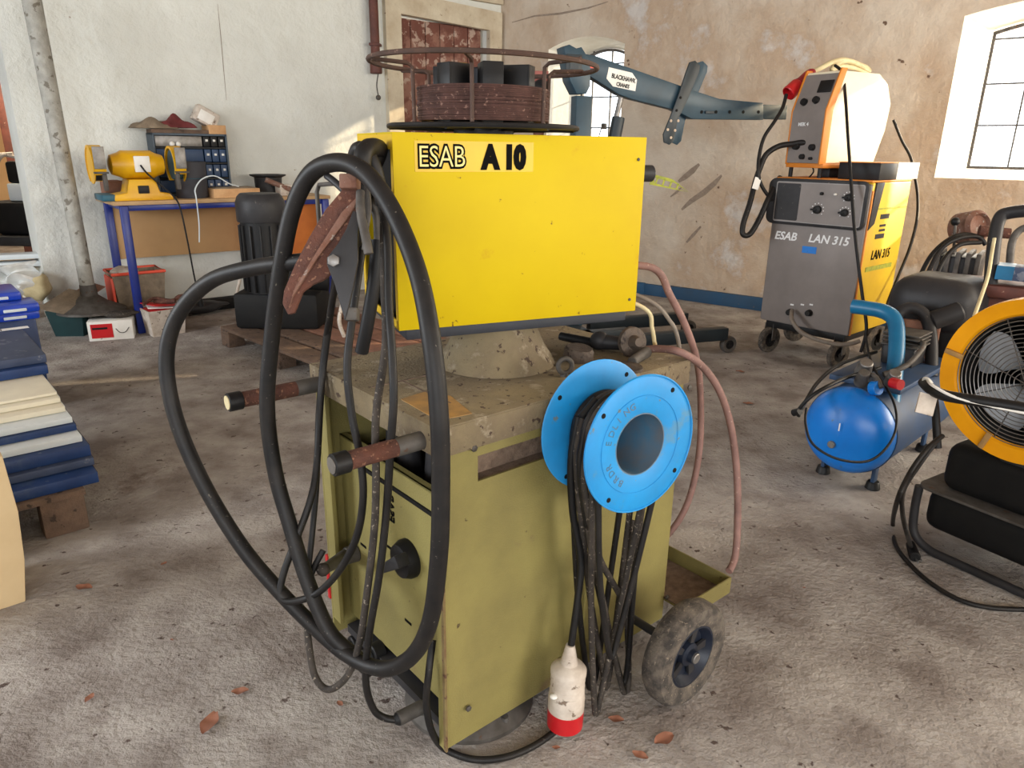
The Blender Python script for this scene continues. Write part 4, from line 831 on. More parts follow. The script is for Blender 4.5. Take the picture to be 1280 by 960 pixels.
for x, y in ((.10, -.11), (.10, .11), (.72, -.11), (.72, .11)):
    q = MB(KF); q.box(x-.02, x+.02, y-.008, y+.008, .03, .14, .003); ft = obj('foot', q, 'comp_blue_dark', comp)
    q = MB(KF); q.cyl((x, y, 0), (x, y, .035), .032, .026, 18, .003); obj('rubber_pad', q, 'black', ft)
def kd(px, py, dep): return Dp(px, py, dep)
q = MB(); q.tube([kd(1066, 383, 3.42), kd(1082, 385, 3.38), kd(1106, 390, 3.32), kd(1119, 402, 3.27), kd(1121, 430, 3.22), kd(1118, 470, 3.14), kd(1114, 510, 3.08), kd(1115, 520, 3.07)], .034, 16, n=8); obj('handle', q, 'handle_blue', comp)
q = MB(KF); q.box(.10, .78, -.15, .15, TZ+TR-.01, TZ+TR+.015, .004); obj('motor_plate', q, 'comp_blue_dark', comp)
zt = TZ+TR+.015
q = MB(KF); q.box(.46, .62, -.07, .07, zt, zt+.09, .01)
pb = obj('pump_block', q, 'charcoal', comp)
for k in range(4): q = MB(KF); q.box(.455, .625, -.08, .08, zt+.09+k*.018, zt+.098+k*.018, .003); obj('cooling_fin', q, 'steel_dull', pb)
q = MB(KF); q.tube([(.50, -.07, zt+.12), (.42, -.11, zt+.12), (.28, -.10, zt+.06), (.20, -.04, zt+.02)], .012); q.tube([(.10, .02, zt+.01), (.05, -.05, zt+.05), (.02, -.10, TZ+TR+.03)], .010); obj('outlet_pipe', q, 'steel_dull', comp)
for x, y, z, r in ((.12, -.10, zt+.04, .03), (.06, .0, zt+.03, .028), (.15, .03, zt+.05, .035)): q = MB(KF); q.cyl((x, y, z-.03), (x-.03, y-.02, z+.03), r, r*.8, 16, .003); obj('pressure_fitting', q, 'steel' if r > .029 else 'steel_dull', comp)
q = MB(KF); q.cyl((.07, -.12, zt+.03), (.05, -.16, zt+.035), .022, seg=16); obj('red_valve', q, 'red', comp, 'red valve knob')
q = MB(KF); q.cyl((.03, -.06, zt+.00), (.02, -.09, zt+.01), .03, seg=16, bev=.002); obj('pressure_gauge', q, 'comp_blue', comp)
# belt guard and motor
q = MB(); g0 = kd(1158, 384, 3.55)
Mg = fmat(g0, KX)
q = MB(Mg); q.box(-.08, .32, -.22, .18, -.12, .15, .11, seg=5); obj('motor_cowl', q, 'charcoal', comp)
q = MB(Mg); q.box(-.02, .30, -.20, .14, -.40, -.08, .02); obj('motor_body', q, 'black', comp)
q = MB(); q.tube([kd(1108, 470, 3.45), kd(1112, 420, 3.45), kd(1122, 393, 3.44), kd(1140, 385, 3.42), kd(1157, 396, 3.4), kd(1164, 425, 3.38), kd(1164, 470, 3.36)], .028, 12, flat=1.0); obj('guard_arch', q, 'charcoal', comp)
q = MB(); q.cyl(kd(1163, 402, 3.4), kd(1202, 388, 3.36), .045, seg=20, bev=.008); obj('inlet_filter', q, 'charcoal', comp)
q = MB(); q.box(-.10, .10, -.01, .01, -.10, .10, .01, Matrix.Translation(kd(1143, 425, 3.46)) @ Matrix.Rotation(-.4, 4, 'Z')); obj('guard_plate', q, 'pallet_red', comp, 'brown inner guard plate')
q = MB(); q.tube([kd(998, 520, 2.95), kd(1008, 500, 3.0), kd(1022, 478, 3.1), kd(1045, 458, 3.2), kd(1075, 446, 3.3), kd(1095, 440, 3.4)], .008); obj('air_line', q, 'black', comp)
q = MB(); q.tube([kd(994, 518, 2.98), kd(1012, 497, 2.93), kd(1040, 480, 2.95), kd(1070, 468, 3.1), kd(1100, 460, 3.25)], .008); q.cyl(kd(992, 516, 2.98), kd(1000, 514, 2.95), .015, seg=14); obj('air_line', q, 'black', comp)
q = MB(); q.tube([kd(1008, 510, 2.82), kd(1007, 530, 2.79), kd(1016, 555, 2.75), kd(1045, 573, 2.72), kd(1082, 577, 2.76), kd(1106, 562, 2.80), kd(1120, 535, 2.86), kd(1116, 500, 2.95), kd(1090, 455, 3.2), kd(1082, 420, 3.3)], .005); obj('draped_lead', q, 'black', comp)

# ------------------------------------------------------------------ engine set behind the compressor
EG = fmat(V((2.64, 4.18, 0)), (.8, -.6, 0))
def ed(px, py, dep): return Dp(px, py, dep)
eng = thing('engine_pump', 'old brown engine set with grey tube frame under the right window', 'engine', V((2.64, 4.18, 0)), (.8, -.6, 0))
q = MB(EG); q.box(-.25, .75, -.28, .28, .06, .62, .03); obj('engine_bed', q, 'brown_pipe', eng)
q = MB(EG); q.box(-.28, .20, -.30, .24, .62, .655, .006); obj('deck_plate', q, 'pallet_red', eng)
q = MB(EG); q.box(-.16, .06, -.12, .12, .655, .85, .02)
obj('cylinder_block', q, 'charcoal', eng)
for k in range(5): q = MB(EG); q.box(-.17+k*.05, -.145+k*.05, -.135, .135, .68, .87, .004); obj('cooling_fin', q, 'steel_dull', eng)
q = MB(); e0 = ed(1222, 283, 4.0); q.lathe(e0, (.25, -1, .2), [(.05, -.14), (.085, -.12), (.09, 0), (.07, .02), (.06, .0), (0, -.01)], 26); obj('air_cleaner', q, 'rust_grey', eng)
q = MB(); q.cyl(ed(1224, 288, 3.9), ed(1262, 292, 3.86), .028, seg=16); obj('exhaust_pipe', q, 'rust', eng)
q = MB(); q.tube([ed(1192, 318, 3.95), ed(1193, 300, 3.95), ed(1194, 282, 3.95)], .008); lv = obj('gear_lever', q, 'steel_dull', eng)
q = MB(); q.ball(ed(1194, 277, 3.95), .024, sub=2); obj('lever_ball', q, 'black', lv)
for k, pp in enumerate(([(1138, 375), (1150, 345), (1165, 318), (1185, 300), (1205, 293), (1228, 297)], [(1146, 372), (1158, 345), (1176, 312), (1198, 298), (1222, 296), (1232, 306)], [(1162, 370), (1170, 345), (1182, 322), (1200, 306), (1226, 303)])):
    q = MB(); q.tube([ed(a, b, 3.92-.03*k) for a, b in pp], .012); obj('fuel_hose', q, 'rubber', eng)
q = MB(); q.tube([ed(1238, 360, 3.5), ed(1240, 330, 3.5), ed(1244, 295, 3.5), ed(1250, 272, 3.5), ed(1262, 266, 3.48), ed(1290, 263, 3.4), ed(1330, 262, 3.3)], .030, 14); obj('tube_frame', q, 'charcoal', eng)
q = MB(); q.tube([ed(1262, 330, 3.7), ed(1266, 300, 3.7), ed(1280, 285, 3.68), ed(1310, 282, 3.6)], .018, 12); obj('inner_rail', q, 'steel_dull', eng)
q = MB(); q.box(-.16, .3, -.15, .15, -.06, .0, .01, fmat(ed(1250, 352, 3.55), (.8, -.6, 0))); obj('top_shelf', q, 'brown_pipe', eng)
q = MB(); q.box(-.30, .3, -.15, .15, -.30, -.06, .02, fmat(ed(1262, 352, 3.55), (.8, -.6, 0))); obj('lower_housing', q, 'brown_pipe', eng)
for x, y in ((-.2, -.25), (.7, -.25), (-.2, .25), (.7, .25)):
    q = MB(EG); q.box(x-.03, x+.03, y-.03, y+.03, 0, .07, .004); obj('foot', q, 'charcoal', eng)
o_ = ed(1243, 349, 3.45)
t = thing('blue_carton', 'small blue and grey carton on the engine shelf right of the grey frame', 'box', o_)
Mb = fmat(o_, (.8, -.6, 0)); q = MB(Mb); q.box(.0, .30, 0, .14, .0, .065, .002); obj('carton_body', q, 'panel_blue_top', t)
q = MB(Mb); q.box(-.001, .07, -.001, .141, .001, .066); obj('carton_label', q, 'handle_blue', t)
cable('loose_cable', [ed(*k) for k in [(1243, 298, 3.42), (1240, 315, 3.4), (1235, 345, 3.3), (1226, 372, 3.2), (1218, 395, 3.1)]], .008, 'cable_cream', 'thin pale cable hanging in front of the engine shelf', 'cable')

# ------------------------------------------------------------------ construction heater with yellow ring
HO = V((1.55, 2.34, 0)); HX = V((.535, -.845, 0)).normalized(); HF = fmat(HO, HX); 
heat = thing('fan_heater', 'yellow ringed drum fan heater on a black tank with tube skids at the right edge', 'heater', HO, HX)
hc = inF(HF, 1287, 472, 'y', -.05); hcx, hcz = .20, .725; HR = .262
q = MB(HF); q.lathe((hcx, -.05, hcz), (0, -1, 0), [(HR-.055, .0), (HR-.045, .015), (HR, .02), (HR+.004, 0), (HR+.004, -.05), (HR-.004, -.055), (HR-.05, -.03)], 64, closed=True); rg = obj('yellow_ring', q, 'orange_yellow', heat)
q = MB(HF); q.lathe((hcx, -.05, hcz), (0, -1, 0), [(HR-.052, .0), (HR-.05, -.42), (HR-.06, -.42), (HR-.06, -.002)], 56, closed=True); obj('drum', q, 'black_matt', heat)
q = MB(HF); q.lathe((hcx, .36, hcz), (0, 1, 0), [(HR-.06, 0), (0, .01)], 40); obj('drum_back', q, 'interior_dark', heat)
q = MB(HF)
for k in range(1, 15): q.circle((hcx, -.058-.014*(1-(k/14)**2), hcz), (0, 1, 0), .02+.0135*k, .0017, 5, 56)
gr = obj('grille_rings', q, 'steel', heat)
for k in range(4):
    a = k*math.pi/4+.5; q = MB(HF); q.tube([(hcx+math.cos(a)*.212, -.052, hcz+math.sin(a)*.212), (hcx, -.074, hcz), (hcx-math.cos(a)*.212, -.052, hcz-math.sin(a)*.212)], .002, 6); obj('grille_spoke', q, 'steel_dull', gr)
q = MB(HF); q.lathe((hcx, -.03, hcz), (0, 1, 0), [(0, 0), (.035, .004), (.045, .02), (.045, .09)], 26); obj('fan_hub', q, 'charcoal', heat)
for k in range(5):
    a = k*2*math.pi/5+2.6; vs = []
    def fn(u_, v_, a=a):
        r = .04+.155*u_; w = (.35+.55*math.sin(min(u_*1.15, 1)*math.pi/2))*(1-.25*u_**6); ang = a+(v_-.5)*w*1.25+.25*u_
        return HF @ V((hcx+r*math.cos(ang), .02+.06*(v_-.5), hcz+r*math.sin(ang)))
    q = sheet(fn, 10, 8); q2 = MB(); q2.add(q.v+[v+HF.to_3x3() @ V((0, .003, 0)) for v in q.v], q.f+[[i+len(q.v) for i in f] for f in q.f]); obj('fan_blade', q2, 'blade', heat)
for a in (2.95, -1.9, .4):
    q = MB(HF); c_, s_ = math.cos(a), math.sin(a); q.box(-.03, .03, -.006, .006, -.008, .008, .002, Matrix.Translation((hcx+c_*(HR-.035), -.078, hcz+s_*(HR-.035))) @ Matrix.Rotation(-a, 4, 'Y')); obj('ring_clip', q, 'sticker', rg)
# tank with flange
q = MB(HF); q.box(-.055, .62, .0, .40, .085, .245, .045, seg=4); tk = obj('tank_lower', q, 'black_matt', heat)
q = MB(HF); q.box(-.03, .60, .015, .385, .25, .43, .045, seg=4); obj('tank_upper', q, 'black_matt', heat)
q = MB(HF); q.prism(rrect(-.085, .66, -.03, .43, .05), .010, Matrix.Translation((0, 0, .243)), bev=.002); obj('tank_flange', q, 'steel_dull', heat)
q = MB(HF); q.box(.14, .26, .02, .25, .42, .50, .008); obj('drum_saddle', q, 'charcoal', heat)
for y0_, s in ((-.015, 1), (.42, 1)):
    q = MB(HF); q.tube([(.62, y0_, .25), (.64, y0_, .1), (.60, y0_, .02), (.50, y0_, .016), (.1, y0_, .016), (.0, y0_, .02), (-.06, y0_, .06), (-.075, y0_, .15), (-.075, y0_, .245)], .015, 12); obj('skid_tube', q, 'charcoal', heat)
q = MB(); q.tube([Dp(1155, 478, 2.06), Dp(1162, 485, 2.0), Dp(1180, 494, 1.96), Dp(1215, 500, 1.92), Dp(1260, 507, 1.88), Dp(1300, 514, 1.85)], .0155, 12); q.tube([Dp(1155, 478, 2.06), Dp(1160, 480, 2.25), Dp(1168, 500, 2.42), Dp(1172, 560, 2.45)], .013, 10); hb = obj('push_bar', q, 'black', heat)
q = MB(); q.tube([Dp(1159, 474, 2.02), Dp(1166, 482, 1.97), Dp(1195, 497, 1.93), Dp(1240, 508, 1.89), Dp(1300, 520, 1.84)], .004, 8); q.circle(Dp(1160, 480, 2.02), (1, .2, .4), .018, .004, 6, 20); obj('white_cord', q, 'white', hb, 'thin white cord along the bar')
q = MB(); Mx = Matrix((rt, up, -fw)).transposed().to_4x4(); Mx.translation = Dp(1157, 502, 1.99); q.box(-.022, .028, -.035, .022, -.003, .003, .001, Mx @ Matrix.Rotation(-.25, 4, 'Z')); tg = one('cardboard_tag', q, 'white_dirty', 'crumpled white tag tied to the bar of the heater', 'tag')
cable('power_cord', [Dp(1178, 545, 2.35), Dp(1160, 560, 2.3), Dp(1138, 590, 2.28), Dp(1122, 625, 2.27)]+[Pz(1116, 655, .010), Pz(1120, 682, .009), Pz(1138, 706, .009), Pz(1165, 730, .009), Pz(1200, 750, .009), Pz(1240, 760, .009), Pz(1290, 762, .009)], .008, 'rubber', 'black power cord curving over the floor in front of the heater', 'cord')
cable('power_cord', [Dp(1172, 550, 2.38), Dp(1150, 580, 2.36), Dp(1130, 612, 2.30), Dp(1128, 640, 2.24), Dp(1134, 668, 2.20)]+[Pz(1139, 684, .02)], .007, 'rubber', 'short black cord ending in a plug beside the skid', 'cord')
t = thing('cord_plug', 'black plug lying on the floor beside the heater skid', 'plug', Pz(1142, 692, 0))
q = MB(); q.cyl(Pz(1138, 680, .022), Pz(1144, 697, .018), .016, .019, 14, .003); obj('plug_body', q, 'black', t)
q = MB(); q.cyl(Pz(1143, 695, .012), Pz(1147, 703, .010), .003, seg=8); q.cyl(Pz(1148, 694, .014), Pz(1152, 701, .010), .003, seg=8); obj('plug_pins', q, 'steel', t)
# ------------------------------------------------------------------ workbench against the white wall
WF = fmat(V((-2.86, 5.40, 0)), (.775, .63, 0)); WLn, WDp, WZ = 1.62, .62, .99
wb = thing('workbench', 'workbench with blue tube legs and pale wooden top by the white wall', 'workbench', V((-2.86, 5.40, 0)), (.775, .63, 0))
q = MB(WF); q.box(-.07, WLn, -.02, WDp, WZ-.028, WZ, .003); obj('tabletop', q, 'wood_top', wb)
q = MB(WF); q.box(.0, WLn-.02, .01, .04, WZ-.07, WZ-.028, .004); q.box(.0, .03, .01, WDp-.02, WZ-.07, WZ-.028, .004); obj('top_rail', q, 'blue_frame', wb)
for x, y in ((.0, .01), (.0, WDp-.05), (WLn-.04, .01), (WLn-.04, WDp-.05)):
    q = MB(WF); q.box(x-.03, x+.03, y-.018, y+.018, 0, WZ-.03, .008); obj('leg', q, 'blue_frame', wb)
q = MB(WF); q.box(.0, 1.10, WDp-.06, WDp-.04, .50, WZ-.04, .002); obj('back_panel', q, 'board_brown', wb)
q = MB(WF); q.box(1.02, 1.09, .10, WDp-.04, .44, WZ-.04, .003); obj('side_board', q, 'orange_board', wb)
q = MB(WF); q.box(1.12, WLn-.03, .18, .21, .40, WZ-.04, .003); obj('cupboard_door', q, 'orange_board', wb)
BT = WZ
def bt(px, py, y): return inF(WF, px, py, 'y', y)
# bench grinder
GX, GY = .16, .15
gr_ = thing('bench_grinder', 'yellow double wheel bench grinder standing on the left end of the workbench', 'grinder', WF @ V((GX, GY, BT)), (.775, .63, 0))
GM = WF @ Matrix.Translation((GX, GY, BT)) @ Matrix.Scale(1.27, 4)
q = MB(GM); q.prism([(-.16, .0), (.16, .0), (.155, .035), (.09, .045), (.07, .12), (-.07, .12), (-.09, .045), (-.155, .035)], .17, Matrix(((1, 0, 0, 0), (0, 0, -1, .085), (0, 1, 0, 0), (0, 0, 0, 1))), bev=.006); obj('pedestal', q, 'grinder_yellow', gr_)
q = MB(GM); q.box(-.03, .03, -.092, -.085, .04, .085, .004); obj('switch', q, 'black', gr_)
q = MB(GM); q.lathe((-.15, 0, .20), (1, 0, 0), [(.03, 0), (.055, .01), (.068, .05), (.080, .07), (.080, .23), (.068, .25), (.055, .29), (.03, .30)], 32); obj('motor_housing', q, 'grinder_yellow', gr_)
q = MB(GM); q.box(-.03, .055, -.084, -.075, .16, .25, .003); obj('label_plate', q, 'white', gr_, 'white data label')
for s in (-1, 1):
    q = MB(GM); q.lathe((s*.215-.022, 0, .20), (1, 0, 0), [(.02, 0), (.085, 0), (.088, .004), (.088, .04), (.085, .044), (.02, .044)], 32); obj('grinding_wheel', q, 'charcoal' if s < 0 else 'bin_teal', gr_)
    q = MB(GM)
    pr = [(math.cos(math.radians(a))*.108, .20+math.sin(math.radians(a))*.108) for a in range(-60, 215, 15)]; pi_ = [(math.cos(math.radians(a))*.094, .20+math.sin(math.radians(a))*.094) for a in range(-60, 215, 15)][::-1]
    q.prism(pr+pi_, .064, Matrix(((0, 0, 1, s*.215-.032), (1, 0, 0, 0), (0, 1, 0, 0), (0, 0, 0, 1)))); q.lathe((s*.215+s*.028, 0, .20), (1, 0, 0), [(.0, 0), (.105, 0), (.105, .005), (0, .005)], 28)
    wg = obj('wheel_guard', q, 'grinder_yellow', gr_)
    q = MB(GM); q.box(s*.215-.03, s*.215+.03, -.13, -.125, .18, .30, .002, ); obj('eye_shield', q, 'steel', wg)
    q = MB(GM); q.box(s*.215-.035, s*.215+.035, -.15, -.10, .155, .165, .002); q.box(s*.215-.02*s-.01, s*.215-.02*s+.01, -.11, -.07, .06, .16, .002); obj('tool_rest', q, 'steel_dull', wg)
q = MB(GM); q.tube([(.0, -.09, .20), (.03, -.10, .15), (.10, -.10, .08), (.15, -.13, .02), (.165, -.18, -.05), (.18, -.19, -.25), (.20, -.16, -.45), (.22, -.14, -.60)], .005, 8); obj('mains_lead', q, 'black', gr_)
q = MB(GM); q.cyl((.22, -.14, -.585), (.225, -.14, -.65), .012, .02, 12, .002); obj('mains_lead_plug', q, 'black', gr_)
# storage rack behind
a = bt(196, 215, .42); b = bt(288, 215, .42); rx0, rx1 = a.x, b.x
rk = thing('storage_rack', 'dark grey and blue small-parts cabinet standing at the back of the bench', 'cabinet', WF @ V(((rx0+rx1)/2, .5, BT)), (.775, .63, 0))
zt_ = bt(240, 167, .42).z
q = MB(WF); q.box(rx0, rx1, .42, .60, BT, BT+.02); q.box(rx0, rx1, .42, .60, zt_-.015, zt_); q.box(rx0, rx0+.014, .42, .60, BT, zt_); q.box(rx1-.014, rx1, .42, .60, BT, zt_); q.box(rx0, rx1, .58, .60, BT, zt_); obj('cabinet_shell', q, 'rack_grey', rk)
rows = [(zt_-.10, zt_-.02), (zt_-.22, zt_-.12), (zt_-.34, zt_-.24), (BT+.03, zt_-.36)]
for i, (za_, zb_) in enumerate(rows):
    q = MB(WF); q.box(rx0+.016, rx1-.016, .425, .57, za_-.014, za_-.004); obj('shelf_board', q, 'black', rk)
    if zb_-za_ < .02: continue
    xm = rx1-.20
    q = MB(WF); q.box(rx0+.02, xm, .43, .56, za_, zb_, .004); dr_ = obj('drawer', q, 'steel' if i == 0 else 'rack_blue', rk)
    for k in range(3):
        xx = xm+.01+k*.06; q = MB(WF); q.box(xx, xx+.052, .43, .56, za_, zb_, .004); d2 = obj('drawer', q, 'rack_blue' if i else 'black', rk); q = MB(WF); q.box(xx+.016, xx+.036, .422, .43, (za_+zb_)/2, (za_+zb_)/2+.018, .002); obj('drawer_knob', q, 'white', d2)
for px in (216, 224):
    p = bt(px, 180, .40); q = MB(WF); q.lathe((p.x, .43, p.z), (0, -1, 0), [(.018, 0), (.020, .01), (.012, .02), (0, .022)], 16); obj('white_knob', q, 'white', rk)
# rags and wood block on the rack
p = bt(236, 167, .5); 
def ragfn(cx, cy, cz, w, d, h, ph):
    def fn(u_, v_):
        e = math.sin(math.pi*u_)*math.sin(math.pi*v_)
        return WF @ V((cx+(u_-.5)*w, cy+(v_-.5)*d+.02*math.sin(7*u_+ph), cz+h*(e**.5)*(.65+.35*math.sin(9*u_+ph)*math.cos(6*v_+ph))+.004))
    return fn
q = MB(WF); q.box(rx0+.0, rx1-.14, .42, .58, zt_, zt_+.03, .004); one('board_offcut', q, 'pallet', 'flat brown board lying on top of the small-parts cabinet', 'board')
q = MB(WF); q.box(rx1-.14, rx1, .42, .60, zt_, zt_+.07, .003); one('wood_block', q, 'wood_raw', 'light wood block on the right end of the cabinet top', 'block')
q = sheet(ragfn(rx0+.04, .48, zt_+.03, .34, .2, .09, 1), 16, 10); one('cloth_rag', q, 'cloth', 'grey-brown crumpled rag overhanging the left end of the cabinet top', 'rag')
q = sheet(ragfn(rx0+.20, .50, zt_+.04, .30, .18, .11, 3.2), 16, 10); one('cloth_rag', q, 'cloth_red', 'dark red crumpled rag in the middle of the cabinet top', 'rag')
a = bt(238, 128, .5); b = bt(262, 152, .5); Mx = WF @ Matrix.Translation((a.x+.06, .46, zt_+.06)) @ Matrix.Rotation(.5, 4, 'Y')
q = MB(Mx); q.box(-.09, .10, 0, .10, .02, .15, .012); nb = thing('paper_packet', 'dirty cream packet leaning on the rags on top of the cabinet', 'packet', Mx @ V((0, .05, 0))); obj('packet_body', q, 'white_dirty', nb)
q = MB(Mx); q.box(-.06, .06, -.003, 0, .04, .12, .002); obj('packet_window', q, 'white', nb)
# dark bucket, wood box, pot, bars
p = bt(244, 240, .12)
bk = thing('black_bucket', 'dark grey cylinder container on the bench right of the grinder', 'bucket', WF @ V((p.x, .2, BT)))
q = MB(WF); q.lathe((p.x, .20, BT), (0, 0, 1), [(.112, 0), (.118, .01), (.122, .265), (.125, .275), (.115, .275), (.108, .02), (0, .02)], 36); obj('bucket_wall', q, 'bucket', bk)
q = MB(WF); q.circle((p.x, .20, BT+.15), (0, 0, 1), .1215, .003, 6, 40); obj('bucket_rib', q, 'bin_teal', bk)
a, b = bt(262, 238, .05), bt(325, 240, .05)
wx = thing('wooden_box', 'pale wooden box on the bench beside the dark cylinder', 'box', WF @ V(((a.x+b.x)/2, .15, BT)))
q = MB(WF); q.box(a.x+.03, b.x, .05, .07, BT, BT+.07, .002); q.box(a.x+.03, b.x, .25, .27, BT, BT+.07, .002); q.box(a.x+.03, a.x+.05, .07, .25, BT, BT+.07); q.box(b.x-.02, b.x, .07, .25, BT, BT+.07); q.box(a.x+.04, b.x-.01, .06, .26, BT, BT+.01); obj('box_frame', q, 'wood_raw', wx)
q = MB(WF); q.box(a.x+.05, b.x-.02, .07, .25, BT+.02, BT+.08, .015); obj('box_contents', q, 'cloth', wx)
q = MB(); q.tube([WF @ V(v) for v in [(a.x-.13, .03, BT-.33), (a.x-.12, .01, BT-.18), (a.x-.13, -.03, BT+.005), (a.x-.12, .0, BT+.08), (a.x-.05, .03, BT+.15), (a.x+.05, .04, BT+.17), (a.x+.16, .06, BT+.11), (a.x+.24, .08, BT+.085)]], .005, 8); one('cyan_string', q, 'panel_white', 'thin pale cyan string looping over the bench edge', 'string')
p = bt(335, 205, .35)
pt_ = thing('steel_pot', 'dark steel pot with wide rim on the bench behind the wooden box', 'pot', WF @ V((p.x, .38, BT)))
q = MB(WF); q.lathe((p.x, .38, BT), (0, 0, 1), [(.09, 0), (.11, .02), (.115, .14), (.15, .155), (.152, .165), (.11, .165), (.10, .02), (0, .015)], 36); obj('pot_wall', q, 'charcoal', pt_)
q = MB(WF); q.cyl((p.x-.04, .36, BT+.02), (p.x-.06, .36, BT+.15), .03); q.box(p.x, p.x+.08, .3, .42, BT+.05, BT+.15, .01); obj('pot_contents', q, 'dark_teal', pt_)
q = MB(); q.cyl(WF @ V((p.x-.10, .18, BT+.13)), WF @ V((p.x+.14, .10, BT+.025)), .022, seg=16); one('brown_tube', q, 'rust_grey', 'brown tube leaning against the steel pot', 'tube')
q = MB(WF); q.box(p.x+.0, p.x+.10, .12, .24, BT, BT+.09, .004); one('white_carton', q, 'white_dirty', 'small whitish carton right of the brown tube on the bench', 'box')
q = MB(WF); q.box(p.x+.12, p.x+.32, .3, .45, BT, BT+.05, .01); q2 = one('folded_sack', q, 'cloth', 'flat tan sack at the right end of the bench', 'sack')
q = MB(WF); q.box(-.22, -.02, .30, .55, BT-.10, BT+.13, .006); 
q = MB(WF); q.box(-.12, -.0, .05, .35, BT+.0, BT+.045, .006); one('teal_tin', q, 'teal', 'low teal blue tin at the very left end of the bench behind the pole', 'tin')
q = MB(WF); q.box(-.03, .10, .38, .58, BT, BT+.13, .006); one('brick_block', q, 'pallet_red', 'pinkish block on the bench between the pole and the grinder', 'block')
# things under and before the bench
def tub(name, label, cat, F, x0, x1, y0, y1, h, mat, taper=.03, rim=None, z0=0):
    t = thing(name, label, cat, F @ V(((x0+x1)/2, (y0+y1)/2, z0)))
    q = MB(F); o_ = [(x0+taper, y0+taper, z0), (x1-taper, y0+taper, z0), (x1-taper, y1-taper, z0), (x0+taper, y1-taper, z0), (x0, y0, z0+h), (x1, y0, z0+h), (x1, y1, z0+h), (x0, y1, z0+h)]
    w = .008; i_ = [(a+(w if a < (x0+x1)/2 else -w), b+(w if b < (y0+y1)/2 else -w), c_+(w if c_ < z0+h/2 else 0)) for a, b, c_ in o_]
    q.add(o_+i_, [[0, 1, 2, 3], [0, 1, 5, 4], [1, 2, 6, 5], [2, 3, 7, 6], [3, 0, 4, 7], [8, 9, 10, 11], [8, 9, 13, 12], [9, 10, 14, 13], [10, 11, 15, 14], [11, 8, 12, 15], [4, 5, 13, 12], [5, 6, 14, 13], [6, 7, 15, 14], [7, 4, 12, 15]])
    obj('wall', q, mat, t)
    if rim: q = MB(F); q.tube([(x0, y0, z0+h), (x1, y0, z0+h), (x1, y1, z0+h), (x0, y1, z0+h)], .012, 8, False, True); obj('rim', q, rim, t)
    return t
p = bt(152, 345, .25)
rb = tub('storage_tub', 'grey tub with bright red rim and end under the left side of the workbench', 'tub', WF, -.11, .27, .22, .52, .30, 'cloth', .03, 'red_plastic', .13)
q = MB(WF); q.box(-.12, -.10, .24, .50, .14, .40, .004); obj('red_end', q, 'red_plastic', rb, 'red end panel')
q = MB(WF); q.ball((.0, .36, .42), .10, (1, 1, .5), 3, jit=.15); obj('scrap_contents', q, 'white_dirty', rb)
q = MB(WF); q.box(-.14, .32, .20, .55, 0, .13, .006); one('brown_crate', q, 'pallet', 'low brown crate carrying the red rimmed tub', 'crate')
o1 = Pz(112, 427); o2 = Pz(168, 423); RXF = fmat(o1, (o2-o1).normalized()); rw = (o2-o1).length
rc_ = thing('red_carton', 'red and white cardboard carton lying in front of the bench leg', 'carton', o1, (o2-o1).normalized())
q = MB(RXF); q.box(0, rw, 0, .22, 0, .145, .002); obj('carton_body', q, 'white', rc_)
q = MB(RXF); q.box(.02, rw*.55, -.002, 0, .02, .125); obj('red_face', q, 'red', rc_)
q = MB(RXF); q.box(.03, .13, -.003, -.001, .085, .10); obj('dark_print', q, 'black', rc_)
q = MB(RXF); q.tube([(rw*.62, -.002, .085), (rw*.70, -.002, .055), (rw*.82, -.002, .055), (rw*.92, -.002, .09)], .003, 6); obj('drawn_curve', q, 'steel_dull', rc_)
q = MB(RXF); q.lathe((.10, .13, .147), (0, 0, 1), [(.17, 0), (.17, .008), (.10, .05), (.06, .07), (0, .07)], 24); 
q.v = [v for v in q.v]; one('black_scrap', (lambda m_: (m_.ball((.20, .12, .17), .06, (2.1, 1.1, .45), 3, jit=.12), m_)[1])(MB(RXF)), 'rubber_dusty', 'flattened dark rubber scrap lying on the red carton', 'scrap')
TF = fmat(Pz(62, 422), (1, .1, 0))
tb = tub('teal_tub', 'dark teal tub filled with sheets left of the red carton', 'tub', TF, .0, .26, .0, .26, .20, 'dark_teal', .03)
q = MB(TF); q.add([(-.05, .0, .22), (.16, -.06, .19), (.30, .16, .30), (.10, .2, .33), (-.05, .0, .224), (.16, -.06, .194), (.30, .16, .304), (.10, .2, .334)], [[0, 1, 2, 3], [4, 5, 6, 7], [0, 1, 5, 4], [1, 2, 6, 5], [2, 3, 7, 6], [3, 0, 4, 7]]); obj('grey_sheet', q, 'cloth', tb)
q = MB(TF); q.add([(.05, .12, .25), (.20, .05, .22), (.36, .22, .34), (.22, .3, .36), (.05, .12, .256), (.20, .05, .226), (.36, .22, .346), (.22, .3, .366)], [[0, 1, 2, 3], [4, 5, 6, 7], [0, 1, 5, 4], [1, 2, 6, 5], [2, 3, 7, 6], [3, 0, 4, 7]]); obj('brown_sheet', q, 'pallet_red', tb)
q = MB(TF); q.ball((.04, .30, .15), .12, (1.3, .8, 1), 3, jit=.12); one('dark_bag', q, 'rubber_dusty', 'dark crumpled bag behind the teal tub at the foot of the white pier', 'bag')
g1 = Pz(190, 423); g2 = Pz(236, 416); GFm = fmat(g1, (g2-g1).normalized()); gw = (g2-g1).length
gb = tub('grey_crate', 'pale grey crate of papers right of the blue bench leg', 'crate', GFm, 0, gw, 0, .30, .20, 'white_dirty', .02)
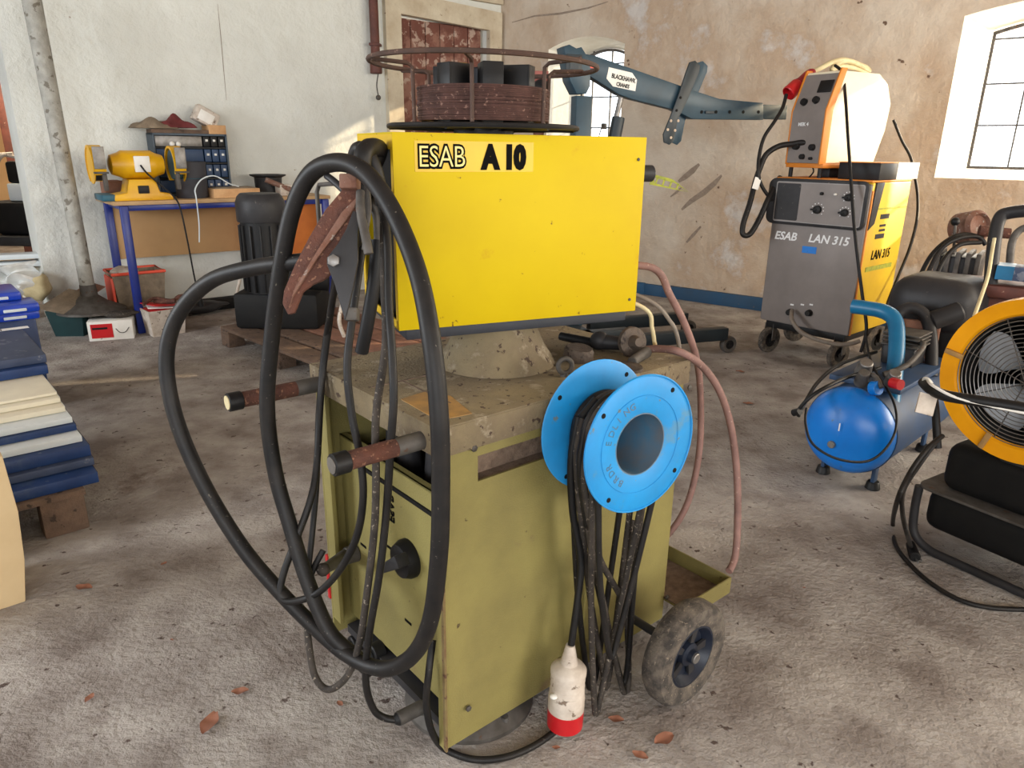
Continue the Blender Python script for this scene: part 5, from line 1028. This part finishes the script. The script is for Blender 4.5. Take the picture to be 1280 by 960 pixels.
for k, (mt, z, dx, rz) in enumerate((('red', .19, .0, .1), ('white', .205, .03, -.2), ('red', .22, .02, .3))):
    q = MB(GFm @ Matrix.Translation((gw/2+dx, .13, z)) @ Matrix.Rotation(rz, 4, 'Z') @ Matrix.Rotation(.06*k, 4, 'Y')); q.box(-.13, .13, -.10, .10, 0, .006, .001)
    one('magazine', q, mt, ['red paper lying lowest in the grey crate', 'white paper between the red ones in the grey crate', 'red striped paper on top in the grey crate'][k], 'paper')
q = MB(GFm); q.tube([(.0, .1, .24), (.1, .15, .27), (.2, .1, .25), (.32, .12, .26)], .012); q.cyl((.10, .16, .24), (.22, .05, .25), .018); q.ball((.30, .12, .26), .04, (1.5, 1, .6), 2, jit=.1); one('tool_pile', q, 'rust', 'rusty brown tools lying on the papers in the grey crate', 'tools')
q = MB(WF); q.ball((.55, .45, .06), .09, (2.6, 1, .6), 3, jit=.15); one('rubble_heap', q, 'charcoal', 'dark heap of scrap at the wall under the right part of the bench', 'scrap')
q = MB(WF); q.box(.62, 1.3, .50, .60, .0, .10, .01); one('black_beam', q, 'black_matt', 'long black beam on the floor against the wall under the bench', 'beam')
# black stove-like motor on the brown pallet
PP = fmat(V((-2.12, 5.14, 0)), (.66, -.75, 0))
pa = Pz(275, 408, .14); pb_ = Pz(395, 455, .14); pc_ = Pz(440, 398, .14)
px_ = (pb_-pa); px_.z = 0; PF = fmat(V((pa.x, pa.y, 0)), px_.normalized()); pL = px_.length+.25; pW = 1.0
pal = thing('wooden_pallet', 'worn brown wooden pallet under the black motor left of the olive machine', 'pallet', V((pa.x, pa.y, 0)), px_.normalized())
for i in range(5): q = MB(PF); y = i*pW/5*1.02; q.box(0, pL, y, y+pW/5-.03, .12, .142, .003); obj('deck_board', q, 'pallet_red' if i > 1 else 'pallet', pal)
for x in (0, pL/2-.05, pL-.12):
    q = MB(PF); q.box(x, x+.12, 0, pW, .098, .119, .003); obj('stringer_board', q, 'pallet', pal)
    for y in (0, pW/2-.05, pW-.12): q = MB(PF); q.box(x, x+.12, y, y+.12, .0, .097, .004); obj('pallet_block', q, 'pallet', pal)
mo = Pz(352, 408, .142)
mt_ = thing('electric_motor', 'tall black motor with grey domed top standing on the brown pallet', 'motor', mo)
ztp = PY(340, 240, mo.y).z
q = MB(); q.lathe(V((mo.x-.08, mo.y+.02, ztp-.20)), (0, 0, 1), [(.16, .0), (.165, .01), (.165, .13), (.15, .17), (.13, .19), (0, .195)], 36); obj('motor_cap', q, 'charcoal', mt_)
q = MB(); q.lathe(V((mo.x-.08, mo.y+.02, .40)), (0, 0, 1), [(.14, .0), (.145, ztp-.60)], 32)
mh = obj('motor_body', q, 'black', mt_)
for k in range(14):
    a = k*2*math.pi/14; q = MB(); Mx = Matrix.Translation((mo.x-.08, mo.y+.02, .40)) @ Matrix.Rotation(a, 4, 'Z'); q.box(.14, .162, -.005, .005, .01, ztp-.62, .002, Mx); obj('cooling_fin', q, 'black', mh)
q = MB(); q.box(mo.x-.30, mo.x+.30, mo.y-.10, mo.y+.28, .142, .40, .03); obj('gear_housing', q, 'black_matt', mt_)
q = MB(); q.cyl((mo.x+.06, mo.y-.02, .52), (mo.x+.36, mo.y+.05, .50), .09, .1, 24, .01); obj('side_housing', q, 'black_matt', mt_)
q = MB(); q.tube([Dp(300, 350, 5.6), Dp(296, 372, 5.5), Dp(303, 398, 5.3)], .012); q.tube([Dp(430, 372, 4.9), Dp(424, 400, 4.9), Dp(430, 420, 4.8)], .014); obj('bracket_arm', q, 'white_dirty', mt_)

# ------------------------------------------------------------------ stack of blue and cream panels on a pallet
SX = V((-.75, -.66, 0)).normalized(); SY = V((-.66, .75, 0)).normalized(); SO = V((-1.60, 2.44, 0))
SF = Matrix((SX, SY, V((0, 0, 1)))).transposed().to_4x4(); SF.translation = SO       # mirrored axes are avoided below
SF = fmat(SO, -SX)                                                                  # x points right-back, body at negative x
pl2 = thing('wooden_pallet', 'grey-brown pallet end under the stack of blue and cream panels', 'pallet', SO)
q = MB(SF); q.box(-1.1, .0, -.015, .10, .145, .168, .003); obj('deck_board', q, 'pallet', pl2)
for y in (.14, .30, .46, .62): q = MB(SF); q.box(-1.1, .0, y, y+.12, .145, .168, .003); obj('deck_board', q, 'pallet', pl2)
for x in (-.15, -.62, -1.1):
    for y in (0, .33, .64): q = MB(SF); q.box(x, x+.145, y, y+.10, .0, .143, .006); obj('pallet_block', q, 'pallet', pl2)
layers = [ # (pixel of the right front top corner, z0, thickness, depth, material, label)
 (122, 590, .170, .042, .62, 'panel_blue', 'blue steel tray lowest of the stack'),
 (117, 572, .214, .030, .62, 'panel_blue_top', 'grey-blue tray second from the bottom of the stack'),
 (112, 556, .246, .044, .62, 'panel_blue', 'dark blue tray just below the single white one'),
 (102, 544, .292, .026, .60, 'panel_white', 'white tray sandwiched between blue ones low in the stack'),
 (95, 530, .320, .026, .56, 'panel_blue', 'thin blue tray just below the cream ones'),
 (90, 521, .348, .024, .54, 'panel_white', 'lowest cream white tray of the cream group'),
 (81, 508, .374, .022, .52, 'panel_cream', 'second cream tray of the cream group'),
 (75, 497, .398, .020, .50, 'panel_cream', 'third cream tray of the cream group'),
 (71, 490, .420, .012, .62, 'panel_cream', 'uppermost cream tray with its wide top showing'),
 (59, 456, .434, .040, .40, 'panel_blue', 'blue tray resting on the cream group'),
 (57, 443, .476, .036, .58, 'panel_blue_top', 'wide grey-blue tray with a white label on top')]
for i, (px, py, z, th, dp, mt, lb) in enumerate(layers):
    cl_ = SF.inverted() @ Pz(px, py, z+th); x, y = cl_.x, cl_.y
    t = thing('steel_tray', lb, 'tray', SF @ V((x-.5, y+.2, z)), -SX, group='trays stacked on the left pallet')
    q = MB(SF); q.box(x-1.25, x, y, y+dp, z, z+th, .003); obj('tray_body', q, mt, t)
    q = MB(SF); q.box(x-.002, x+.003, y+.02, y+dp-.02, z+.004, z+th-.004, .001); obj('tray_end', q, 'charcoal' if mt != 'panel_cream' else 'panel_white', t)
lab0 = SF.inverted() @ Pz(36, 409, .5125)
q = MB(SF); q.box(lab0.x-.50, lab0.x, lab0.y-.015, lab0.y+.035, .5125, .5135); pl_ = one('printed_label', q, 'white', 'white printed label strip on the grey-blue top tray', 'label')
text('label_lettering', 'BORDET 1', SF @ Matrix.Translation((lab0.x-.30, lab0.y-.008, .5137)), .042, 'paint_black', pl_, offset=.001, depth=.0004)
for i, (px, py, z, dp) in enumerate(((49, 387, .53, .20), (49, 378, .575, .2), (26, 364, .62, .3))):
    cl_ = SF.inverted() @ Pz(px, py, z+.035); x, y = cl_.x, cl_.y
    t = thing('blue_bin', ['glossy blue bin nearest the front on the tray stack', 'glossy blue bin in the middle of the upper three', 'glossy blue bin rearmost on the tray stack'][i], 'bin', SF @ V((x-.4, y+.1, z-.02)), -SX, group='blue bins on the tray stack')
    q = MB(SF); q.box(x-.95, x, y, y+dp, z-.012, z+.035, .012); obj('bin_body', q, 'bright_blue', t)
    q = MB(SF); q.box(x-.16, x-.06, y-.010, y+.0, z+.0, z+.015, .003); obj('bin_handle', q, 'panel_white', t)
cl_ = SF.inverted() @ Pz(49, 387, .55)
q = MB(SF); q.box(cl_.x-1.0, cl_.x-.02, cl_.y+.02, cl_.y+.5, .0, .51, .01); one('blue_cabinet', q, 'panel_blue', 'low blue block behind the tray stack carrying the glossy bins', 'cabinet')
# cardboard box at the lower left corner of the view
c1 = Pz(32, 752); c2 = Pz(0, 768); cxv = (c2-c1); cxv.z = 0
cx_ = V((-.75, -.66, 0)).normalized()
CBF = fmat(c1, -cx_)
cb = thing('cardboard_box', 'tall brown cardboard box standing at the left edge in the foreground', 'box', c1, -cx_)
hz = PY(0, 565, c1.y).z
q = MB(CBF); q.prism([(-.40, .0)]+pxp(CBF, [(32, 752), (31, 700), (23, 640), (3, 570)])+[(-.40, pxp(CBF, [(3, 565)])[0][1])], -.25, Matrix(((1, 0, 0, 0), (0, 0, -1, 0), (0, 1, 0, 0), (0, 0, 0, 1))), bev=.003); obj('box_body', q, 'cardboard', cb)
q = MB(CBF); q.box(-.34, -.16, -.002, 0, .0, .05); obj('tape_strip', q, 'panel_white', cb)
for z, tx in ((.27, 'CB'), (.235, 'MÖBEL')): text('print', tx, CBF @ Matrix(((1, 0, 0, -.12), (0, 0, -1, -.003), (0, 1, 0, z-.05), (0, 0, 0, 1))), .022, 'charcoal', cb, depth=.0004)
# behind the stack: planks, film, frame
for k, (z, mt, lb) in enumerate(((.62, 'panel_white', 'pale blue-white plank lower of the two behind the blue drawers'), (.67, 'panel_white', 'pale blue-white plank upper of the two behind the blue drawers'))):
    a, b = Dp(-40, 334-10*k, 5.5), Dp(52, 328-9*k, 5.7); d_ = (b-a); q = MB(fmat(a, V((d_.x, d_.y, 0)))); q.box(0, d_.length, 0, .16, -.018, .018, .003); one('white_plank', q, mt, lb, 'plank')
a = Dp(20, 336, 5.8); q = MB(fmat(V((a.x, a.y, 0)), (1, .2, 0)))
t = thing('crate_frame', 'cream wooden crate frame carrying the pale planks', 'crate', V((a.x, a.y, 0)), (1, .2, 0))
for x in (-.9, -.42, .0, .19): q = MB(fmat(V((a.x, a.y, 0)), (1, .2, 0))); q.box(x, x+.05, .02, .07, 0, a.z-.03, .003); obj('frame_post', q, 'panel_cream', t)
q = MB(fmat(V((a.x, a.y, 0)), (1, .2, 0))); q.box(-.9, .22, .02, .35, a.z-.03, a.z+.01, .003); obj('frame_top', q, 'panel_cream', t)
q = MB(); ctr = Dp(6, 350, 5.0)
def film(u_, v_):
    return ctr+rt*((u_-.5)*.42)+up*((v_-.5)*.24+.03*math.sin(9*u_))+fw*(.05*math.sin(11*u_+5*v_)+.04*math.sin(17*v_+3*u_)-.05*(1-v_))
q = sheet(film, 18, 12); one('plastic_film', q, 'plastic_film', 'crumpled white plastic film heap behind the blue drawers', 'film')
q = MB(); q.ball(Dp(42, 356, 5.6), .13, (1, .8, .9), 3, jit=.15); one('paper_bundle', q, 'cable_cream', 'crumpled cream paper bundle in the crate frame', 'paper')
# next room: trolley machine and bench, dark post
a = Pz(-10, 330); NF = fmat(V((-5.6, 7.6, 0)), (1, 0, 0))
t = thing('machine_trolley', 'dark machine on a grey trolley seen through the opening at the far left', 'trolley', V((-5.6, 7.6, 0)))
q = MB(NF); q.box(-.6, .95, .0, .7, .35, .45, .01); obj('trolley_deck', q, 'charcoal', t)
for x in (-.5, .85): 
    for y in (.05, .6): q = MB(NF); q.box(x-.03, x+.03, y, y+.06, 0, .36, .004); obj('trolley_leg', q, 'charcoal', t)
q = MB(NF); q.box(.1, .95, .1, .6, .45, .80, .06); obj('machine_body', q, 'black', t)
q = MB(NF); q.box(.3, .95, .15, .55, .80, .98, .02); obj('machine_top', q, 'panel_white', t)
q = MB(NF); q.box(.55, .85, .05, .15, .82, .95, .01); obj('orange_cover', q, 'orange', t, 'orange cover')
t = thing('printer_unit', 'black unit with looped wires on top of the machine beyond the opening', 'machine', NF @ V((.6, .3, .98)))
q = MB(NF); q.box(.30, .95, .18, .52, .98, 1.20, .03); obj('unit_body', q, 'black', t)
q = MB(NF); 
q.tube([(.2, .2, 1.15), (.3, .2, 1.26), (.5, .2, 1.23), (.7, .2, 1.27), (.9, .2, 1.2)], .02); q.tube([(.1, .2, 1.1), (.15, .2, 1.24), (.4, .2, 1.28)], .015); obj('wire_loop', q, 'white_dirty', t)
po = PY(24, 200, 9.2); q = MB(); q.box(po.x-.09, po.x+.09, 9.1, 9.3, 0, CEIL-.352, .01); one('dark_post', q, 'brown_pipe', 'dark wooden post beyond the opening before the orange wall', 'post')
q = MB(); q.box(po.x-2.2, po.x+.6, 9.0, 9.35, CEIL-.35, CEIL-.0, .01); one('ceiling_beam', q, 'brown_pipe', 'dark beam under the next room ceiling', 'beam')
# leaves and chips on the floor, seen singly
lf = [(262, 905, .035), (105, 735, .028), (300, 865, .022), (112, 873, .016), (425, 880, .012), (800, 945, .02), (830, 925, .03), (770, 900, .02), (935, 505, .03), (205, 705, .012), (215, 800, .006), (695, 935, .01), (1005, 735, .006), (925, 465, .03)]
for i, (px, py, r) in enumerate(lf):
    p = Pz(px, py, .002); a = random.uniform(0, 6)
    def lfn(u_, v_, p=p, a=a, r=r):
        x = (u_-.5)*2*r; y = (v_-.5)*r*1.2*math.sin(math.pi*min(max(u_, .04), .97))**.7
        return V((p.x+x*math.cos(a)-y*math.sin(a), p.y+x*math.sin(a)+y*math.cos(a), .003+.12*r*math.sin(5*u_+a)**2+.25*abs(v_-.5)*r))
    q = sheet(lfn, 8, 4); one('dry_leaf', q, 'leaf', ['brown dry leaf on the bare floor at the lower left', 'reddish dry leaf on the floor near the cardboard box', 'small dark leaf right of the pale floor streak', 'tiny pale leaf scrap on the floor at the lower left', 'tiny leaf scrap left of the hose bottom', 'leaf scrap at the bottom edge right of the plug', 'curled leaf among the scraps right of the hanging cables', 'small leaf left of the wheel', 'leaf on the floor right of the pink hose', 'tiny scrap on the floor left of the big hose', 'tiny chip on the floor beside the dark patch', 'small chip in front of the red plug', 'tiny chip on the floor before the heater', 'dark leaf on the floor below the wall skirting'][i], 'leaf', 'dry leaves and scraps on the floor')
